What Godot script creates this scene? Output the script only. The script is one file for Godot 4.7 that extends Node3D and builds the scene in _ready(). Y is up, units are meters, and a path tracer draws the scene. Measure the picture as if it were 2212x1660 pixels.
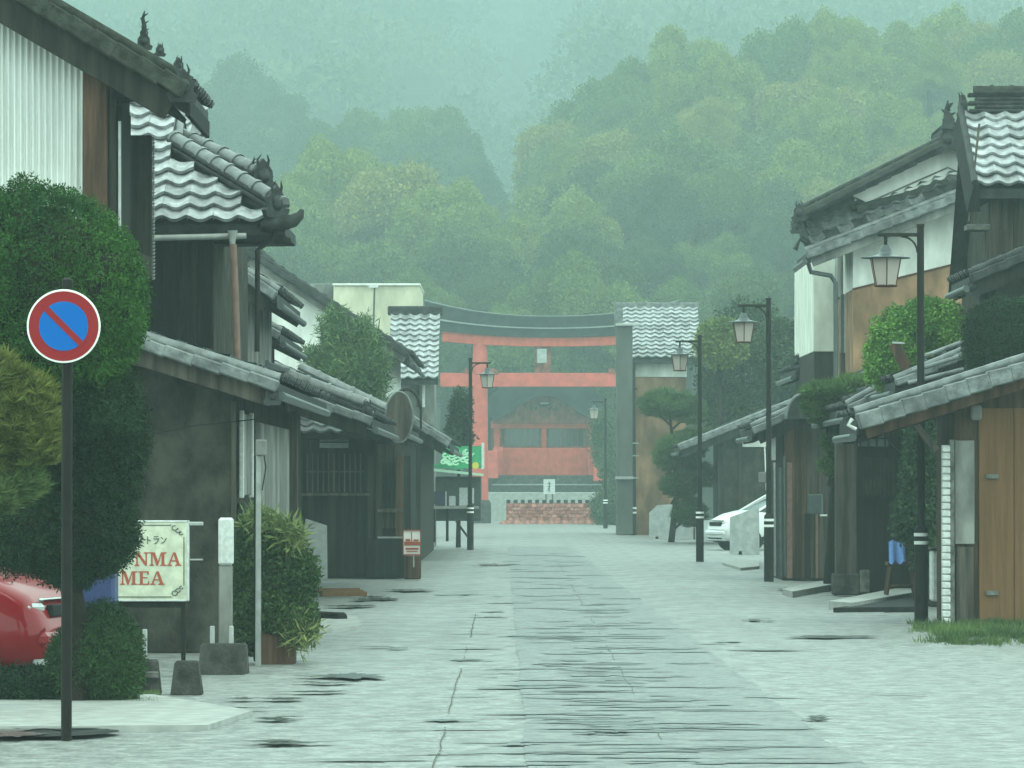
extends Node3D
# A rainy street of old tiled town houses that ends at a vermilion torii. Metres, y up, the camera looks along -z.

const F := 9884.0     # lens length in pixels of the 2212-wide layout sketch
const EYE := 1.7
var pitch := atan(215.0 / 9884.0)
var M := {}
var T := {}
var rng := RandomNumberGenerator.new()
var leafs := {}
var noise := FastNoiseLite.new()

# ---------------------------------------------------------------- mesh builder
class MB:
	var v := PackedVector3Array()
	var n := PackedVector3Array()
	func tri(a: Vector3, b: Vector3, c: Vector3, na: Vector3, nb: Vector3, nc: Vector3) -> void:
		var g = (c - a).cross(b - a)
		if g.dot(na + nb + nc) < 0.0:
			v.append_array([a, c, b]); n.append_array([na, nc, nb])
		else:
			v.append_array([a, b, c]); n.append_array([na, nb, nc])
	func face(p: Array, ctr: Vector3) -> void:
		var nn = Vector3.ZERO
		var mid = Vector3.ZERO
		for i in p.size():
			nn += (p[i] as Vector3).cross(p[(i + 1) % p.size()])
			mid += p[i]
		mid /= p.size()
		nn = nn.normalized()
		if nn.dot(mid - ctr) < 0.0:
			nn = -nn
		for i in range(1, p.size() - 1):
			tri(p[0], p[i], p[i + 1], nn, nn, nn)
	func quad(a: Vector3, b: Vector3, c: Vector3, d: Vector3, nn: Vector3) -> void:
		tri(a, b, c, nn, nn, nn); tri(a, c, d, nn, nn, nn)
	func box(c: Vector3, s: Vector3, b := Basis(), ch := 0.0) -> MB:
		var h = s / 2.0
		if ch <= 0.0:
			for ax in 3:
				for sg in [-1.0, 1.0]:
					var p = []
					for q in [[-1, -1], [1, -1], [1, 1], [-1, 1]]:
						var w = Vector3()
						w[ax] = sg * h[ax]
						w[(ax + 1) % 3] = q[0] * h[(ax + 1) % 3]
						w[(ax + 2) % 3] = q[1] * h[(ax + 2) % 3]
						p.append(c + b * w)
					face(p, c)
			return self
		ch = minf(ch, 0.45 * minf(h.x, minf(h.y, h.z)) * 2.0)
		var at = func(sg: Vector3, ax: int) -> Vector3:
			var w = Vector3()
			for k in 3:
				w[k] = sg[k] * (h[k] if k == ax else h[k] - ch)
			return c + b * w
		for ax in 3:
			for sg in [-1.0, 1.0]:
				var p = []
				for q in [[-1, -1], [1, -1], [1, 1], [-1, 1]]:
					var g = Vector3()
					g[ax] = sg; g[(ax + 1) % 3] = q[0]; g[(ax + 2) % 3] = q[1]
					p.append(at.call(g, ax))
				face(p, c)
		for ax in 3:
			var a1 = (ax + 1) % 3
			var a2 = (ax + 2) % 3
			for q in [[-1, -1], [1, -1], [1, 1], [-1, 1]]:
				var g0 = Vector3(); var g1 = Vector3()
				g0[a1] = q[0]; g0[a2] = q[1]; g0[ax] = -1
				g1[a1] = q[0]; g1[a2] = q[1]; g1[ax] = 1
				face([at.call(g0, a1), at.call(g1, a1), at.call(g1, a2), at.call(g0, a2)], c)
		for sx in [-1, 1]:
			for sy in [-1, 1]:
				for sz in [-1, 1]:
					var g = Vector3(sx, sy, sz)
					face([at.call(g, 0), at.call(g, 1), at.call(g, 2)], c)
		return self
	func prism(poly: Array, z0: float, z1: float) -> MB:   # an outline in x, y pushed along z
		var pp = PackedVector2Array(poly)
		var idx = Geometry2D.triangulate_polygon(pp)
		if idx.is_empty():
			return self
		var zs = [minf(z0, z1), maxf(z0, z1)]
		for k in 2:
			var nn = Vector3(0, 0, -1 if k == 0 else 1)
			for i in range(0, idx.size(), 3):
				var q = []
				for j in 3:
					q.append(Vector3(pp[idx[i + j]].x, pp[idx[i + j]].y, zs[k]))
				tri(q[0], q[1], q[2], nn, nn, nn)
		var sgn = -1.0 if Geometry2D.is_polygon_clockwise(pp) else 1.0
		for i in pp.size():
			var a = pp[i]
			var b2 = pp[(i + 1) % pp.size()]
			var e = (b2 - a).normalized()
			var nn = Vector3(e.y, -e.x, 0) * sgn
			quad(Vector3(a.x, a.y, zs[0]), Vector3(b2.x, b2.y, zs[0]), Vector3(b2.x, b2.y, zs[1]), Vector3(a.x, a.y, zs[1]), nn)
		return self
	func tube(pts: Array, radii: Array, seg := 8, caps := true) -> MB:
		var rings = []
		var up = Vector3(0.31, 0.2, 0.93)
		for i in pts.size():
			var d: Vector3 = (pts[mini(i + 1, pts.size() - 1)] - pts[maxi(i - 1, 0)]).normalized()
			var a = d.cross(up)
			if a.length() < 0.1:
				a = d.cross(Vector3(1, 0, 0))
			a = a.normalized()
			var b2 = d.cross(a).normalized()
			up = b2.cross(d) if false else up
			var r: float = radii[mini(i, radii.size() - 1)]
			var ring = []
			for k in seg:
				var t = TAU * k / seg
				var o = a * cos(t) + b2 * sin(t)
				ring.append([pts[i] + o * r, o])
			rings.append(ring)
		for i in pts.size() - 1:
			for k in seg:
				var p = rings[i][k]; var q = rings[i][(k + 1) % seg]; var r2 = rings[i + 1][(k + 1) % seg]; var s = rings[i + 1][k]
				tri(p[0], q[0], r2[0], p[1], q[1], r2[1])
				tri(p[0], r2[0], s[0], p[1], r2[1], s[1])
		if caps and pts.size() > 1:
			for e in [0, pts.size() - 1]:
				var d: Vector3 = (pts[1] - pts[0]) if e == 0 else (pts[e - 1] - pts[e])
				var nn = -d.normalized()
				for k in range(1, seg - 1):
					tri(rings[e][0][0], rings[e][k][0], rings[e][k + 1][0], nn, nn, nn)
		return self
	func lathe(o: Vector3, prof: Array, seg := 16, b := Basis()) -> MB:   # [radius, height] pairs turned about y
		for i in prof.size() - 1:
			var p: Vector2 = prof[i]
			var q: Vector2 = prof[i + 1]
			var e = (q - p).normalized()
			var nn = Vector2(e.y, -e.x)
			for k in seg:
				var t0 = TAU * k / seg; var t1 = TAU * (k + 1) / seg
				var c0 = Vector3(cos(t0), 0, sin(t0)); var c1 = Vector3(cos(t1), 0, sin(t1))
				var a0 = o + b * (c0 * p.x + Vector3(0, p.y, 0)); var a1 = o + b * (c1 * p.x + Vector3(0, p.y, 0))
				var b0 = o + b * (c0 * q.x + Vector3(0, q.y, 0)); var b1 = o + b * (c1 * q.x + Vector3(0, q.y, 0))
				var n0 = b * (c0 * nn.x + Vector3(0, nn.y, 0)); var n1 = b * (c1 * nn.x + Vector3(0, nn.y, 0))
				if p.x > 1e-5: tri(a0, a1, b1, n0, n1, n1)
				if q.x > 1e-5: tri(a0, b1, b0, n0, n1, n0)
		return self
	func blob(c: Vector3, r: Vector3, nz: FastNoiseLite, amp := 0.15, fr := 1.0, seg := 14) -> MB:
		var at = func(i: int, k: int) -> Vector3:
			var th = PI * i / float(seg / 2)
			var ph = TAU * k / seg
			var d = Vector3(sin(th) * cos(ph), cos(th), sin(th) * sin(ph))
			return c + d * r * (1.0 + amp * nz.get_noise_3dv((c + d * r) * fr * 10.0))
		for i in seg / 2:
			for k in seg:
				var p = at.call(i, k); var q = at.call(i, (k + 1) % seg); var s = at.call(i + 1, (k + 1) % seg); var u = at.call(i + 1, k)
				var np = (p - c) / r; var nq = (q - c) / r; var ns = (s - c) / r; var nu = (u - c) / r
				if i > 0: tri(p, q, s, np.normalized(), nq.normalized(), ns.normalized())
				if i < seg / 2 - 1: tri(p, s, u, np.normalized(), ns.normalized(), nu.normalized())
		return self
	func sheet(rows: Array, flip := false) -> MB:   # a grid of points with smooth normals
		var R = rows.size(); var C = rows[0].size()
		var nr = []
		for i in R:
			var line = []
			for k in C:
				var a = rows[mini(i + 1, R - 1)][k] - rows[maxi(i - 1, 0)][k]
				var b2 = rows[i][mini(k + 1, C - 1)] - rows[i][maxi(k - 1, 0)]
				var g = a.cross(b2).normalized()
				line.append(-g if flip else g)
			nr.append(line)
		for i in R - 1:
			for k in C - 1:
				tri(rows[i][k], rows[i][k + 1], rows[i + 1][k + 1], nr[i][k], nr[i][k + 1], nr[i + 1][k + 1])
				tri(rows[i][k], rows[i + 1][k + 1], rows[i + 1][k], nr[i][k], nr[i + 1][k + 1], nr[i + 1][k])
		return self
	func add(o: MB, x := Transform3D()) -> MB:
		for i in o.v.size():
			v.append(x * o.v[i]); n.append((x.basis * o.n[i]).normalized())
		return self
	func mesh() -> ArrayMesh:
		var a = []
		a.resize(Mesh.ARRAY_MAX)
		a[Mesh.ARRAY_VERTEX] = v
		a[Mesh.ARRAY_NORMAL] = n
		var m = ArrayMesh.new()
		m.add_surface_from_arrays(Mesh.PRIMITIVE_TRIANGLES, a)
		return m

# ---------------------------------------------------------------- naming and placing
func P(px: float, py: float, d: float) -> Vector3:   # the point that far down the street on that line of sight
	var u = (px - 1106.0) / F
	var w = (830.0 - py) / F
	var r = Vector3(u, w * cos(pitch) + sin(pitch), -cos(pitch) + w * sin(pitch))
	return Vector3(0, EYE, 0) + r * (d / -r.z)

func P2(px: float, py: float, d: float) -> Vector2:
	var p = P(px, py, d)
	return Vector2(p.x, p.y)

func G(px: float, d: float) -> Vector3:   # on the ground
	return Vector3(P(px, 1045, d).x, 0, -d)

func thing(called: String, label: String, category: String, at := Vector3.ZERO, group := "") -> Node3D:
	var o = Node3D.new()
	o.name = numbered(called)
	add_child(o)
	o.position = at
	tag(o, label, category, group)
	return o

func numbered(called: String) -> String:
	if not has_node(called):
		return called
	var k = 1
	while has_node("%s_%03d" % [called, k]):
		k += 1
	return "%s_%03d" % [called, k]

func tag(o: Node, label: String, category: String, group := "", kind := "") -> void:
	if label: o.set_meta("label", label)
	if category: o.set_meta("category", category)
	if group: o.set_meta("group", group)
	if kind: o.set_meta("kind", kind)

func origin_of(o: Node) -> Vector3:
	var s = Vector3.ZERO
	while o != null and o != self:
		s += (o as Node3D).position
		o = o.get_parent()
	return s

func put(called: String, mb, mat: Material, parent: Node = null, kind := "") -> MeshInstance3D:
	var o = MeshInstance3D.new()
	o.mesh = mb.mesh() if mb is MB else mb
	o.material_override = mat
	if parent == null:
		o.name = numbered(called)
		add_child(o)
	else:
		o.name = called
		parent.add_child(o, true)
		o.position = -origin_of(parent)
	if kind: o.set_meta("kind", kind)
	return o

func place(called: String, mesh: Mesh, mat: Material, parent: Node, x: Transform3D) -> MeshInstance3D:   # a shared mesh as a part, x in world space
	var o = MeshInstance3D.new()
	o.mesh = mesh
	o.material_override = mat
	o.name = called
	parent.add_child(o, true)
	o.transform = Transform3D(x.basis, x.origin - origin_of(parent))
	return o

func many(called: String, mesh: Mesh, mat: Material, parent: Node, xs: Array, cols := []) -> MultiMeshInstance3D:
	var mm = MultiMesh.new()
	mm.transform_format = MultiMesh.TRANSFORM_3D
	mm.use_colors = not cols.is_empty()
	mm.mesh = mesh
	mm.instance_count = xs.size()
	for i in xs.size():
		mm.set_instance_transform(i, xs[i])
		if not cols.is_empty():
			mm.set_instance_color(i, cols[i])
	var o = MultiMeshInstance3D.new()
	o.multimesh = mm
	o.material_override = mat
	o.name = called
	parent.add_child(o, true)
	if parent != self:
		o.position = -origin_of(parent)
	o.set_meta("kind", "stuff")
	return o

# ---------------------------------------------------------------- materials
func lin(r: float, g: float, b: float) -> Color:
	return Color(r, g, b).linear_to_srgb()

func noise_tex(fr: float, lo: float, hi: float, oct := 5, type := FastNoiseLite.TYPE_SIMPLEX_SMOOTH, sd := 1, mid := 0.5) -> NoiseTexture2D:
	var f = FastNoiseLite.new()
	f.noise_type = type
	f.frequency = fr
	f.fractal_octaves = oct
	f.fractal_gain = 0.6
	f.seed = sd
	var t = NoiseTexture2D.new()
	t.width = 512; t.height = 512
	t.seamless = true
	t.noise = f
	var g = Gradient.new()
	g.offsets = PackedFloat32Array([clampf(mid - 0.32, 0, 1), clampf(mid + 0.32, 0, 1)])
	g.colors = PackedColorArray([Color(lo, lo, lo), Color(hi, hi, hi)])
	t.color_ramp = g
	return t

func mat(key: String, c: Color, rough := 0.8, tex := "fbm", scale := Vector3(0.5, 0.5, 0.5), bump := 0.0, metal := 0.0) -> StandardMaterial3D:
	var m = StandardMaterial3D.new()
	m.resource_name = key
	var keep = 1.28 if key in ["siding", "plaster", "wing", "white_band", "sign_white"] else 1.0
	m.albedo_color = (c.srgb_to_linear() * Color(0.54 * keep, 0.56 * keep, 0.555 * keep)).linear_to_srgb()
	m.roughness = rough
	m.metallic = metal
	if rough >= 0.54 and metal == 0.0 and not key in ["road", "road_worn", "ground"]:
		m.metallic_specular = 0.22
	if tex:
		m.albedo_texture = T[tex]
		m.uv1_triplanar = true
		m.uv1_world_triplanar = true
		m.uv1_scale = scale
		if bump > 0.0:
			m.heightmap_enabled = true
			m.heightmap_texture = T["height"]
			m.heightmap_scale = bump
	M[key] = m
	return m

func leaf_mat(key: String, back := 0.25, rough := 0.55) -> void:
	var m = StandardMaterial3D.new()
	m.resource_name = key
	m.vertex_color_use_as_albedo = true
	m.roughness = rough
	m.metallic_specular = 0.2
	m.backlight_enabled = true
	m.backlight = Color(back, back, back * 0.7)
	m.cull_mode = BaseMaterial3D.CULL_DISABLED
	M[key] = m

func materials() -> void:
	T.fbm = noise_tex(0.012, 0.86, 1.0)
	T.stain = noise_tex(0.008, 0.60, 1.0, 6, FastNoiseLite.TYPE_SIMPLEX_SMOOTH, 5)
	T.speck = noise_tex(0.16, 0.66, 1.0, 3, FastNoiseLite.TYPE_VALUE, 7)
	T.road = noise_tex(0.03, 0.70, 1.0, 8, FastNoiseLite.TYPE_SIMPLEX, 9)
	T.height = noise_tex(0.05, 0.0, 1.0, 5, FastNoiseLite.TYPE_SIMPLEX, 3)
	T.wet = noise_tex(0.010, 0.36, 0.62, 5, FastNoiseLite.TYPE_SIMPLEX, 11, 0.42)
	var V = Vector3(1.6, 0.12, 1.6)    # upright grain
	mat("dark_wood", lin(0.060, 0.054, 0.043), 0.7, "stain", V, 0.3)
	mat("black_wood", lin(0.034, 0.033, 0.029), 0.75, "stain", V, 0.3)
	mat("grey_wood", lin(0.16, 0.135, 0.11), 0.8, "stain", V, 0.3)
	mat("brown_wood", lin(0.13, 0.078, 0.045), 0.75, "stain", V, 0.3)
	mat("warm_board", lin(0.27, 0.135, 0.062), 0.75, "fbm", Vector3(1.6, 0.1, 1.6), 0.2)
	mat("post_brown", lin(0.20, 0.105, 0.068), 0.75, "stain", V, 0.3)
	mat("mud_wall", lin(0.085, 0.080, 0.062), 0.95, "stain", Vector3(0.6, 0.4, 0.6), 0.5)
	mat("clay_wall", lin(0.60, 0.34, 0.20), 0.9, "stain", Vector3(0.22, 0.1, 0.22), 0.3)
	mat("plaster", lin(0.97, 0.95, 0.88), 0.9, "fbm", Vector3(0.3, 0.12, 0.3), 0.1)
	mat("wing", lin(0.85, 0.85, 0.75), 0.9, "fbm", Vector3(0.3, 0.12, 0.3), 0.1)
	mat("cream", lin(0.98, 0.91, 0.68), 0.9, "fbm", Vector3(0.25, 0.1, 0.25), 0.1)
	mat("grey_plaster", lin(0.42, 0.41, 0.38), 0.9, "stain", Vector3(0.3, 0.12, 0.3), 0.2)
	mat("fin", lin(0.19, 0.20, 0.18), 0.9, "fbm", Vector3(0.3, 0.12, 0.3), 0.1)
	mat("siding", lin(1.0, 1.0, 0.95), 0.5, "fbm", Vector3(0.5, 0.08, 0.5))
	mat("concrete", lin(0.30, 0.29, 0.26), 0.9, "stain", Vector3(1, 1, 1), 0.4)
	mat("dark_concrete", lin(0.13, 0.125, 0.11), 0.9, "stain", Vector3(1, 1, 1), 0.5)
	mat("pale_slab", lin(0.58, 0.57, 0.54), 0.6, "fbm", Vector3(0.5, 0.5, 0.5), 0.05)
	mat("kerb_dark", lin(0.05, 0.05, 0.048), 0.7, "stain", Vector3(1, 1, 1), 0.3)
	for k in 4:
		var t = [0.62, 0.44, 0.76, 0.28][k]
		mat("tile%d" % k, lin(t, t * 1.0, t * 1.02), 0.34 + 0.05 * k, "stain", Vector3(1.3, 1.3, 1.3), 0.0, 0.2)
	mat("tile_dark", lin(0.085, 0.088, 0.085), 0.55, "stain", Vector3(0.9, 0.9, 0.9), 0.3)
	mat("moss_tile", lin(0.085, 0.09, 0.072), 0.8, "stain", Vector3(1.2, 1.2, 1.2), 0.5)
	mat("tile_mid", lin(0.22, 0.23, 0.225), 0.5, "stain", Vector3(0.9, 0.9, 0.9), 0.2, 0.1)
	mat("tile_pale", lin(0.30, 0.32, 0.31), 0.5, "stain", Vector3(0.9, 0.9, 0.9), 0.2, 0.1)
	mat("iron", lin(0.024, 0.021, 0.018), 0.6, "fbm", Vector3(1, 1, 1))
	mat("white_band", lin(1.0, 1.0, 0.97), 0.5, "")
	mat("white_paint", lin(1.0, 1.0, 0.96), 0.6, "fbm", Vector3(2, 2, 2))
	mat("pipe_grey", lin(0.42, 0.42, 0.40), 0.5, "fbm", Vector3(1, 1, 1))
	mat("pipe_pale", lin(0.62, 0.63, 0.60), 0.5, "fbm", Vector3(1, 1, 1))
	mat("pipe_pink", lin(0.36, 0.22, 0.18), 0.6, "fbm", Vector3(1, 1, 1))
	mat("gutter", lin(0.10, 0.12, 0.12), 0.4, "fbm", Vector3(1, 1, 1), 0.0, 0.3)
	mat("vermilion", lin(0.98, 0.19, 0.15), 0.7, "fbm", Vector3(0.3, 0.3, 0.3), 0.1)
	mat("vermilion_old", lin(0.86, 0.15, 0.10), 0.75, "fbm", Vector3(0.4, 0.4, 0.4), 0.1)
	mat("hall_wood", lin(0.50, 0.17, 0.125), 0.8, "stain", Vector3(0.6, 0.4, 0.6), 0.1)
	mat("copper_roof", lin(0.05, 0.06, 0.058), 0.7, "stain", Vector3(0.3, 0.3, 0.3), 0.1)
	mat("copper_edge", lin(0.40, 0.44, 0.41), 0.5, "fbm", Vector3(0.4, 0.4, 0.4))
	mat("brick0", lin(0.90, 0.34, 0.27), 0.85, "stain", Vector3(1, 1, 1), 0.3)
	mat("brick1", lin(1.0, 0.45, 0.37), 0.85, "stain", Vector3(1, 1, 1), 0.3)
	mat("brick2", lin(0.66, 0.22, 0.18), 0.85, "stain", Vector3(1, 1, 1), 0.3)
	mat("glass_dark", lin(0.02, 0.03, 0.03), 0.08, "")
	mat("sign_red", lin(0.40, 0.024, 0.030), 0.65, "")
	mat("sign_blue", lin(0.0, 0.17, 0.62), 0.65, "")
	mat("sign_white", lin(1.0, 0.95, 0.90), 0.45, "")
	mat("board_cream", lin(1.0, 1.0, 0.76), 0.5, "fbm", Vector3(1, 1, 1))
	mat("letter_red", lin(0.55, 0.10, 0.045), 0.5, "")
	mat("letter_dark", lin(0.10, 0.13, 0.10), 0.5, "")
	mat("car_red", lin(0.34, 0.006, 0.014), 0.3, "")
	M.car_red.clearcoat_enabled = true
	M.car_red.clearcoat = 0.35
	M.car_red.metallic_specular = 0.2
	M.car_red.clearcoat_roughness = 0.06
	mat("car_white", lin(1.0, 1.0, 0.98), 0.25, "")
	M.car_white.clearcoat_enabled = true
	mat("chrome", lin(0.72, 0.72, 0.70), 0.15, "", Vector3.ONE, 0.0, 1.0)
	mat("rubber", lin(0.022, 0.022, 0.022), 0.8, "")
	mat("lamp_glass", lin(0.66, 0.55, 0.49), 0.35, "")
	mat("lens", lin(0.55, 0.57, 0.57), 0.12, "")
	mat("rust", lin(0.20, 0.075, 0.05), 0.7, "fbm", Vector3(2, 2, 2))
	mat("grey_sheet", lin(0.62, 0.64, 0.62), 0.7, "fbm", Vector3(0.5, 0.5, 0.5))
	mat("blue_cloth", lin(0.22, 0.38, 0.80), 0.9, "fbm", Vector3(2, 2, 2))
	mat("blue_plastic", lin(0.02, 0.05, 0.22), 0.5, "fbm", Vector3(2, 2, 2))
	mat("green_panel", lin(0.05, 0.52, 0.22), 0.5, "fbm", Vector3(1, 1, 1))
	mat("leaf_print", lin(0.66, 1.0, 0.74), 0.5, "")
	mat("yellow", lin(0.80, 0.66, 0.08), 0.5, "")
	mat("paper", lin(1.0, 1.0, 0.98), 0.8, "fbm", Vector3(2, 2, 2))
	mat("navy", lin(0.04, 0.05, 0.10), 0.5, "")
	mat("bark", lin(0.045, 0.036, 0.028), 0.95, "stain", Vector3(1, 0.3, 1), 1.0)
	mat("soil", lin(0.10, 0.10, 0.06), 0.95, "stain", Vector3(0.3, 0.3, 0.3), 1.0)
	mat("hill", lin(0.05, 0.065, 0.03), 0.95, "stain", Vector3(0.05, 0.05, 0.05))
	var r = mat("road", lin(0.53, 0.53, 0.50), 0.5, "road", Vector3(0.19, 0.19, 0.19), 0.2)
	r.roughness_texture = T.wet
	r.roughness = 1.0
	var r2 = mat("road_worn", lin(0.37, 0.37, 0.35), 0.5, "road", Vector3(0.21, 0.21, 0.21), 0.3)
	r2.roughness_texture = T.wet
	r2.roughness = 0.85
	mat("ground", lin(0.53, 0.53, 0.50), 0.55, "road", Vector3(0.17, 0.17, 0.17), 0.2)
	for rm in [r, r2, M.ground]:
		rm.detail_enabled = true
		rm.detail_albedo = T.speck
		rm.detail_blend_mode = BaseMaterial3D.BLEND_MODE_MUL
		rm.detail_uv_layer = BaseMaterial3D.DETAIL_UV_2
		rm.uv2_triplanar = true
		rm.uv2_world_triplanar = true
		rm.uv2_scale = Vector3(0.43, 0.43, 0.43)
	var w = mat("puddle", lin(0.12, 0.12, 0.115), 0.2, "")
	w.metallic_specular = 0.4
	var wp = mat("wet_patch", lin(0.19, 0.19, 0.18), 0.3, "fbm", Vector3(1, 1, 1))
	leaf_mat("leaf")
	leaf_mat("topiary", 0.06, 0.7)
	leaf_mat("needle", 0.10, 0.6)

# ---------------------------------------------------------------- foliage
func build_leaves() -> void:
	for kind in ["broad", "fine", "needle", "bamboo", "blade"]:
		var mb = MB.new()
		var cnt = {"broad": 13, "fine": 14, "needle": 26, "bamboo": 12, "blade": 9}[kind]
		for i in cnt:
			var d = Vector3(rng.randfn(), rng.randfn(), rng.randfn()).normalized()
			var c: Vector3; var L: float; var W: float; var ax: Vector3
			if kind == "needle":
				d.y = absf(d.y) * 0.9 + 0.1
				d = d.normalized()
				c = Vector3.ZERO; L = rng.randf_range(0.75, 1.1); W = 0.085; ax = d
			elif kind == "blade":
				c = Vector3(rng.randf_range(-0.5, 0.5), 0, rng.randf_range(-0.5, 0.5)); L = rng.randf_range(0.6, 1.2); W = 0.11
				ax = Vector3(rng.randf_range(-0.5, 0.5), 1, rng.randf_range(-0.5, 0.5)).normalized()
			else:
				c = d * pow(rng.randf(), 0.4) * 0.8
				L = {"broad": 0.62, "fine": 0.5, "bamboo": 0.95}[kind] * rng.randf_range(0.75, 1.25)
				W = L * {"broad": 0.55, "fine": 0.42, "bamboo": 0.15}[kind]
				ax = (d + Vector3(rng.randfn(), rng.randfn() - (0.5 if kind == "bamboo" else 0.0), rng.randfn()) * 0.7).normalized()
			var sd = ax.cross(Vector3(rng.randfn(), rng.randfn(), rng.randfn())).normalized()
			var nn = ax.cross(sd).normalized()
			if nn.y < 0: nn = -nn
			var a = c; var b = c + ax * L * 0.45 + sd * W * 0.5; var e = c + ax * L; var f = c + ax * L * 0.45 - sd * W * 0.5
			mb.quad(a, b, e, f, nn)
		leafs[kind] = mb.mesh()

# uneven little swellings over the faces of clipped lobes
func bumps(lobes: Array, cnt: int, s := 0.3) -> Array:
	var out = lobes.duplicate()
	for k in cnt:
		var l = lobes[rng.randi() % lobes.size()]
		var d = Vector3(rng.randfn(), rng.randfn(), absf(rng.randfn())).normalized()
		var r = rng.randf_range(0.5, 1.0) * s
		out.append([l[0] + d * l[1] * (1.04 - r * 0.55), l[1] * r])
	return out

func rand_basis(s: float, upright := false) -> Basis:
	if upright:
		return Basis(Vector3.UP, rng.randf() * TAU).rotated(Vector3(rng.randfn(), 0, rng.randfn()).normalized(), rng.randf() * 0.5).scaled(Vector3.ONE * s)
	var q = Quaternion(rng.randfn(), rng.randfn(), rng.randfn(), rng.randfn()).normalized()
	return Basis(q).scaled(Vector3.ONE * s)

# lobes: [centre, radii]; leaves fill a shell of every lobe
func foliage(lobes: Array, count: int, size: float, c0: Color, c1: Color, inner := 0.55, gap := -0.35, gapfr := 1.0, upright := false) -> Array:
	var xs = []; var cs = []
	var w = []; var total = 0.0
	for l in lobes:
		total += pow(l[1].x * l[1].y * l[1].z, 0.667)
		w.append(total)
	var tries = 0
	while xs.size() < count and tries < count * 4:
		tries += 1
		var t = rng.randf() * total
		var k = 0
		while w[k] < t: k += 1
		var l = lobes[k]
		var d = Vector3(rng.randfn(), rng.randfn(), rng.randfn()).normalized()
		var p: Vector3 = l[0] + d * l[1] * lerpf(inner, 1.03, sqrt(rng.randf()))
		if noise.get_noise_3dv(p * gapfr * 14.0) < gap: continue
		var inside = false
		for q in lobes.size():
			if q != k and ((p - lobes[q][0]) / lobes[q][1]).length() < inner * 0.9:
				inside = true
				break
		if inside: continue
		var nv = clampf(0.5 + 0.9 * noise.get_noise_3dv(p * gapfr * 5.0 + Vector3(40, 7, 3)) + rng.randfn() * 0.16, 0.0, 1.0)
		cs.append(c0.lerp(c1, nv))
		xs.append(Transform3D(rand_basis(size * rng.randf_range(0.7, 1.35), upright), p))
	return [xs, cs]

# ---------------------------------------------------------------- roof pieces
var tile_meshes := []
func build_tiles() -> void:
	for k in 3:
		var mb = MB.new()
		var w = 0.285; var L = 0.33
		var S = 8
		var pr = []
		for i in S + 1:
			var t = float(i) / S
			pr.append(Vector2(t * w, 0.052 * pow(absf(cos(PI * t)), 2.6) + 0.004 * k * t))
		for i in S:
			var a = pr[i]; var b = pr[i + 1]
			var na = Vector3(-(pr[mini(i + 1, S)].y - pr[maxi(i - 1, 0)].y), pr[mini(i + 1, S)].x - pr[maxi(i - 1, 0)].x, 0).normalized()
			var nb = Vector3(-(pr[mini(i + 2, S)].y - pr[i].y), pr[mini(i + 2, S)].x - pr[i].x, 0).normalized()
			var p0 = Vector3(a.x, a.y + 0.0, -L / 2); var p1 = Vector3(b.x, b.y + 0.0, -L / 2)
			var p2 = Vector3(b.x, b.y + 0.062, L / 2); var p3 = Vector3(a.x, a.y + 0.062, L / 2)
			mb.tri(p0, p1, p2, na, nb, nb); mb.tri(p0, p2, p3, na, nb, na)
			var fz = Vector3(0, 0, 1)
			mb.quad(p3, p2, p2 - Vector3(0, 0.045, 0.012), p3 - Vector3(0, 0.045, 0.012), fz)
		mb.quad(Vector3(0, 0.052, -L / 2), Vector3(0, 0.102, L / 2), Vector3(0, 0.04, L / 2), Vector3(0, -0.01, -L / 2), Vector3(-1, 0, 0))
		mb.quad(Vector3(w, 0.052, -L / 2), Vector3(w, 0.102, L / 2), Vector3(w, 0.04, L / 2), Vector3(w, -0.01, -L / 2), Vector3(1, 0, 0))
		tile_meshes.append(mb.mesh())

# tiles on a slope: eave corner, along-eave and up-slope directions; keep(col, row) may drop some
func tile_slope(parent: Node, at: Vector3, u: Vector3, w: Vector3, cols: int, rows: int, keep = null, pitch_u := 0.285, pitch_w := 0.28, single := true, mats := ["tile0", "tile1", "tile2", "tile3"], sag := 0.0) -> void:
	var nn = w.cross(u).normalized()
	if nn.y < 0: nn = -nn
	var zdir = u.cross(nn).normalized()
	var bs = Basis(u.normalized(), nn, zdir)
	var xs = []
	for r in rows:
		for c in cols:
			if keep != null and not keep.call(c, r): continue
			var t = float(c) / maxf(1, cols - 1)
			var jit = Vector3(0, rng.randf_range(-0.004, 0.006), rng.randf_range(-0.008, 0.008))
			var p = at + u * (c * pitch_u) + w * ((r + 0.5) * pitch_w) + Vector3(0, sag * t * t, 0) + bs * jit
			var b2 = (bs * Basis.from_scale(Vector3(pitch_u / 0.285, 1, pitch_w / 0.28))).rotated(nn, rng.randf_range(-0.012, 0.012))
			if single:
				place("roof_tile", tile_meshes[rng.randi() % 3], M[mats[rng.randi() % mats.size()]], parent, Transform3D(b2, p))
			else:
				xs.append(Transform3D(b2, p))
	if not single and xs.size():
		many("roof_tiles", tile_meshes[0], M[mats[0]], parent, xs)

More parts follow.
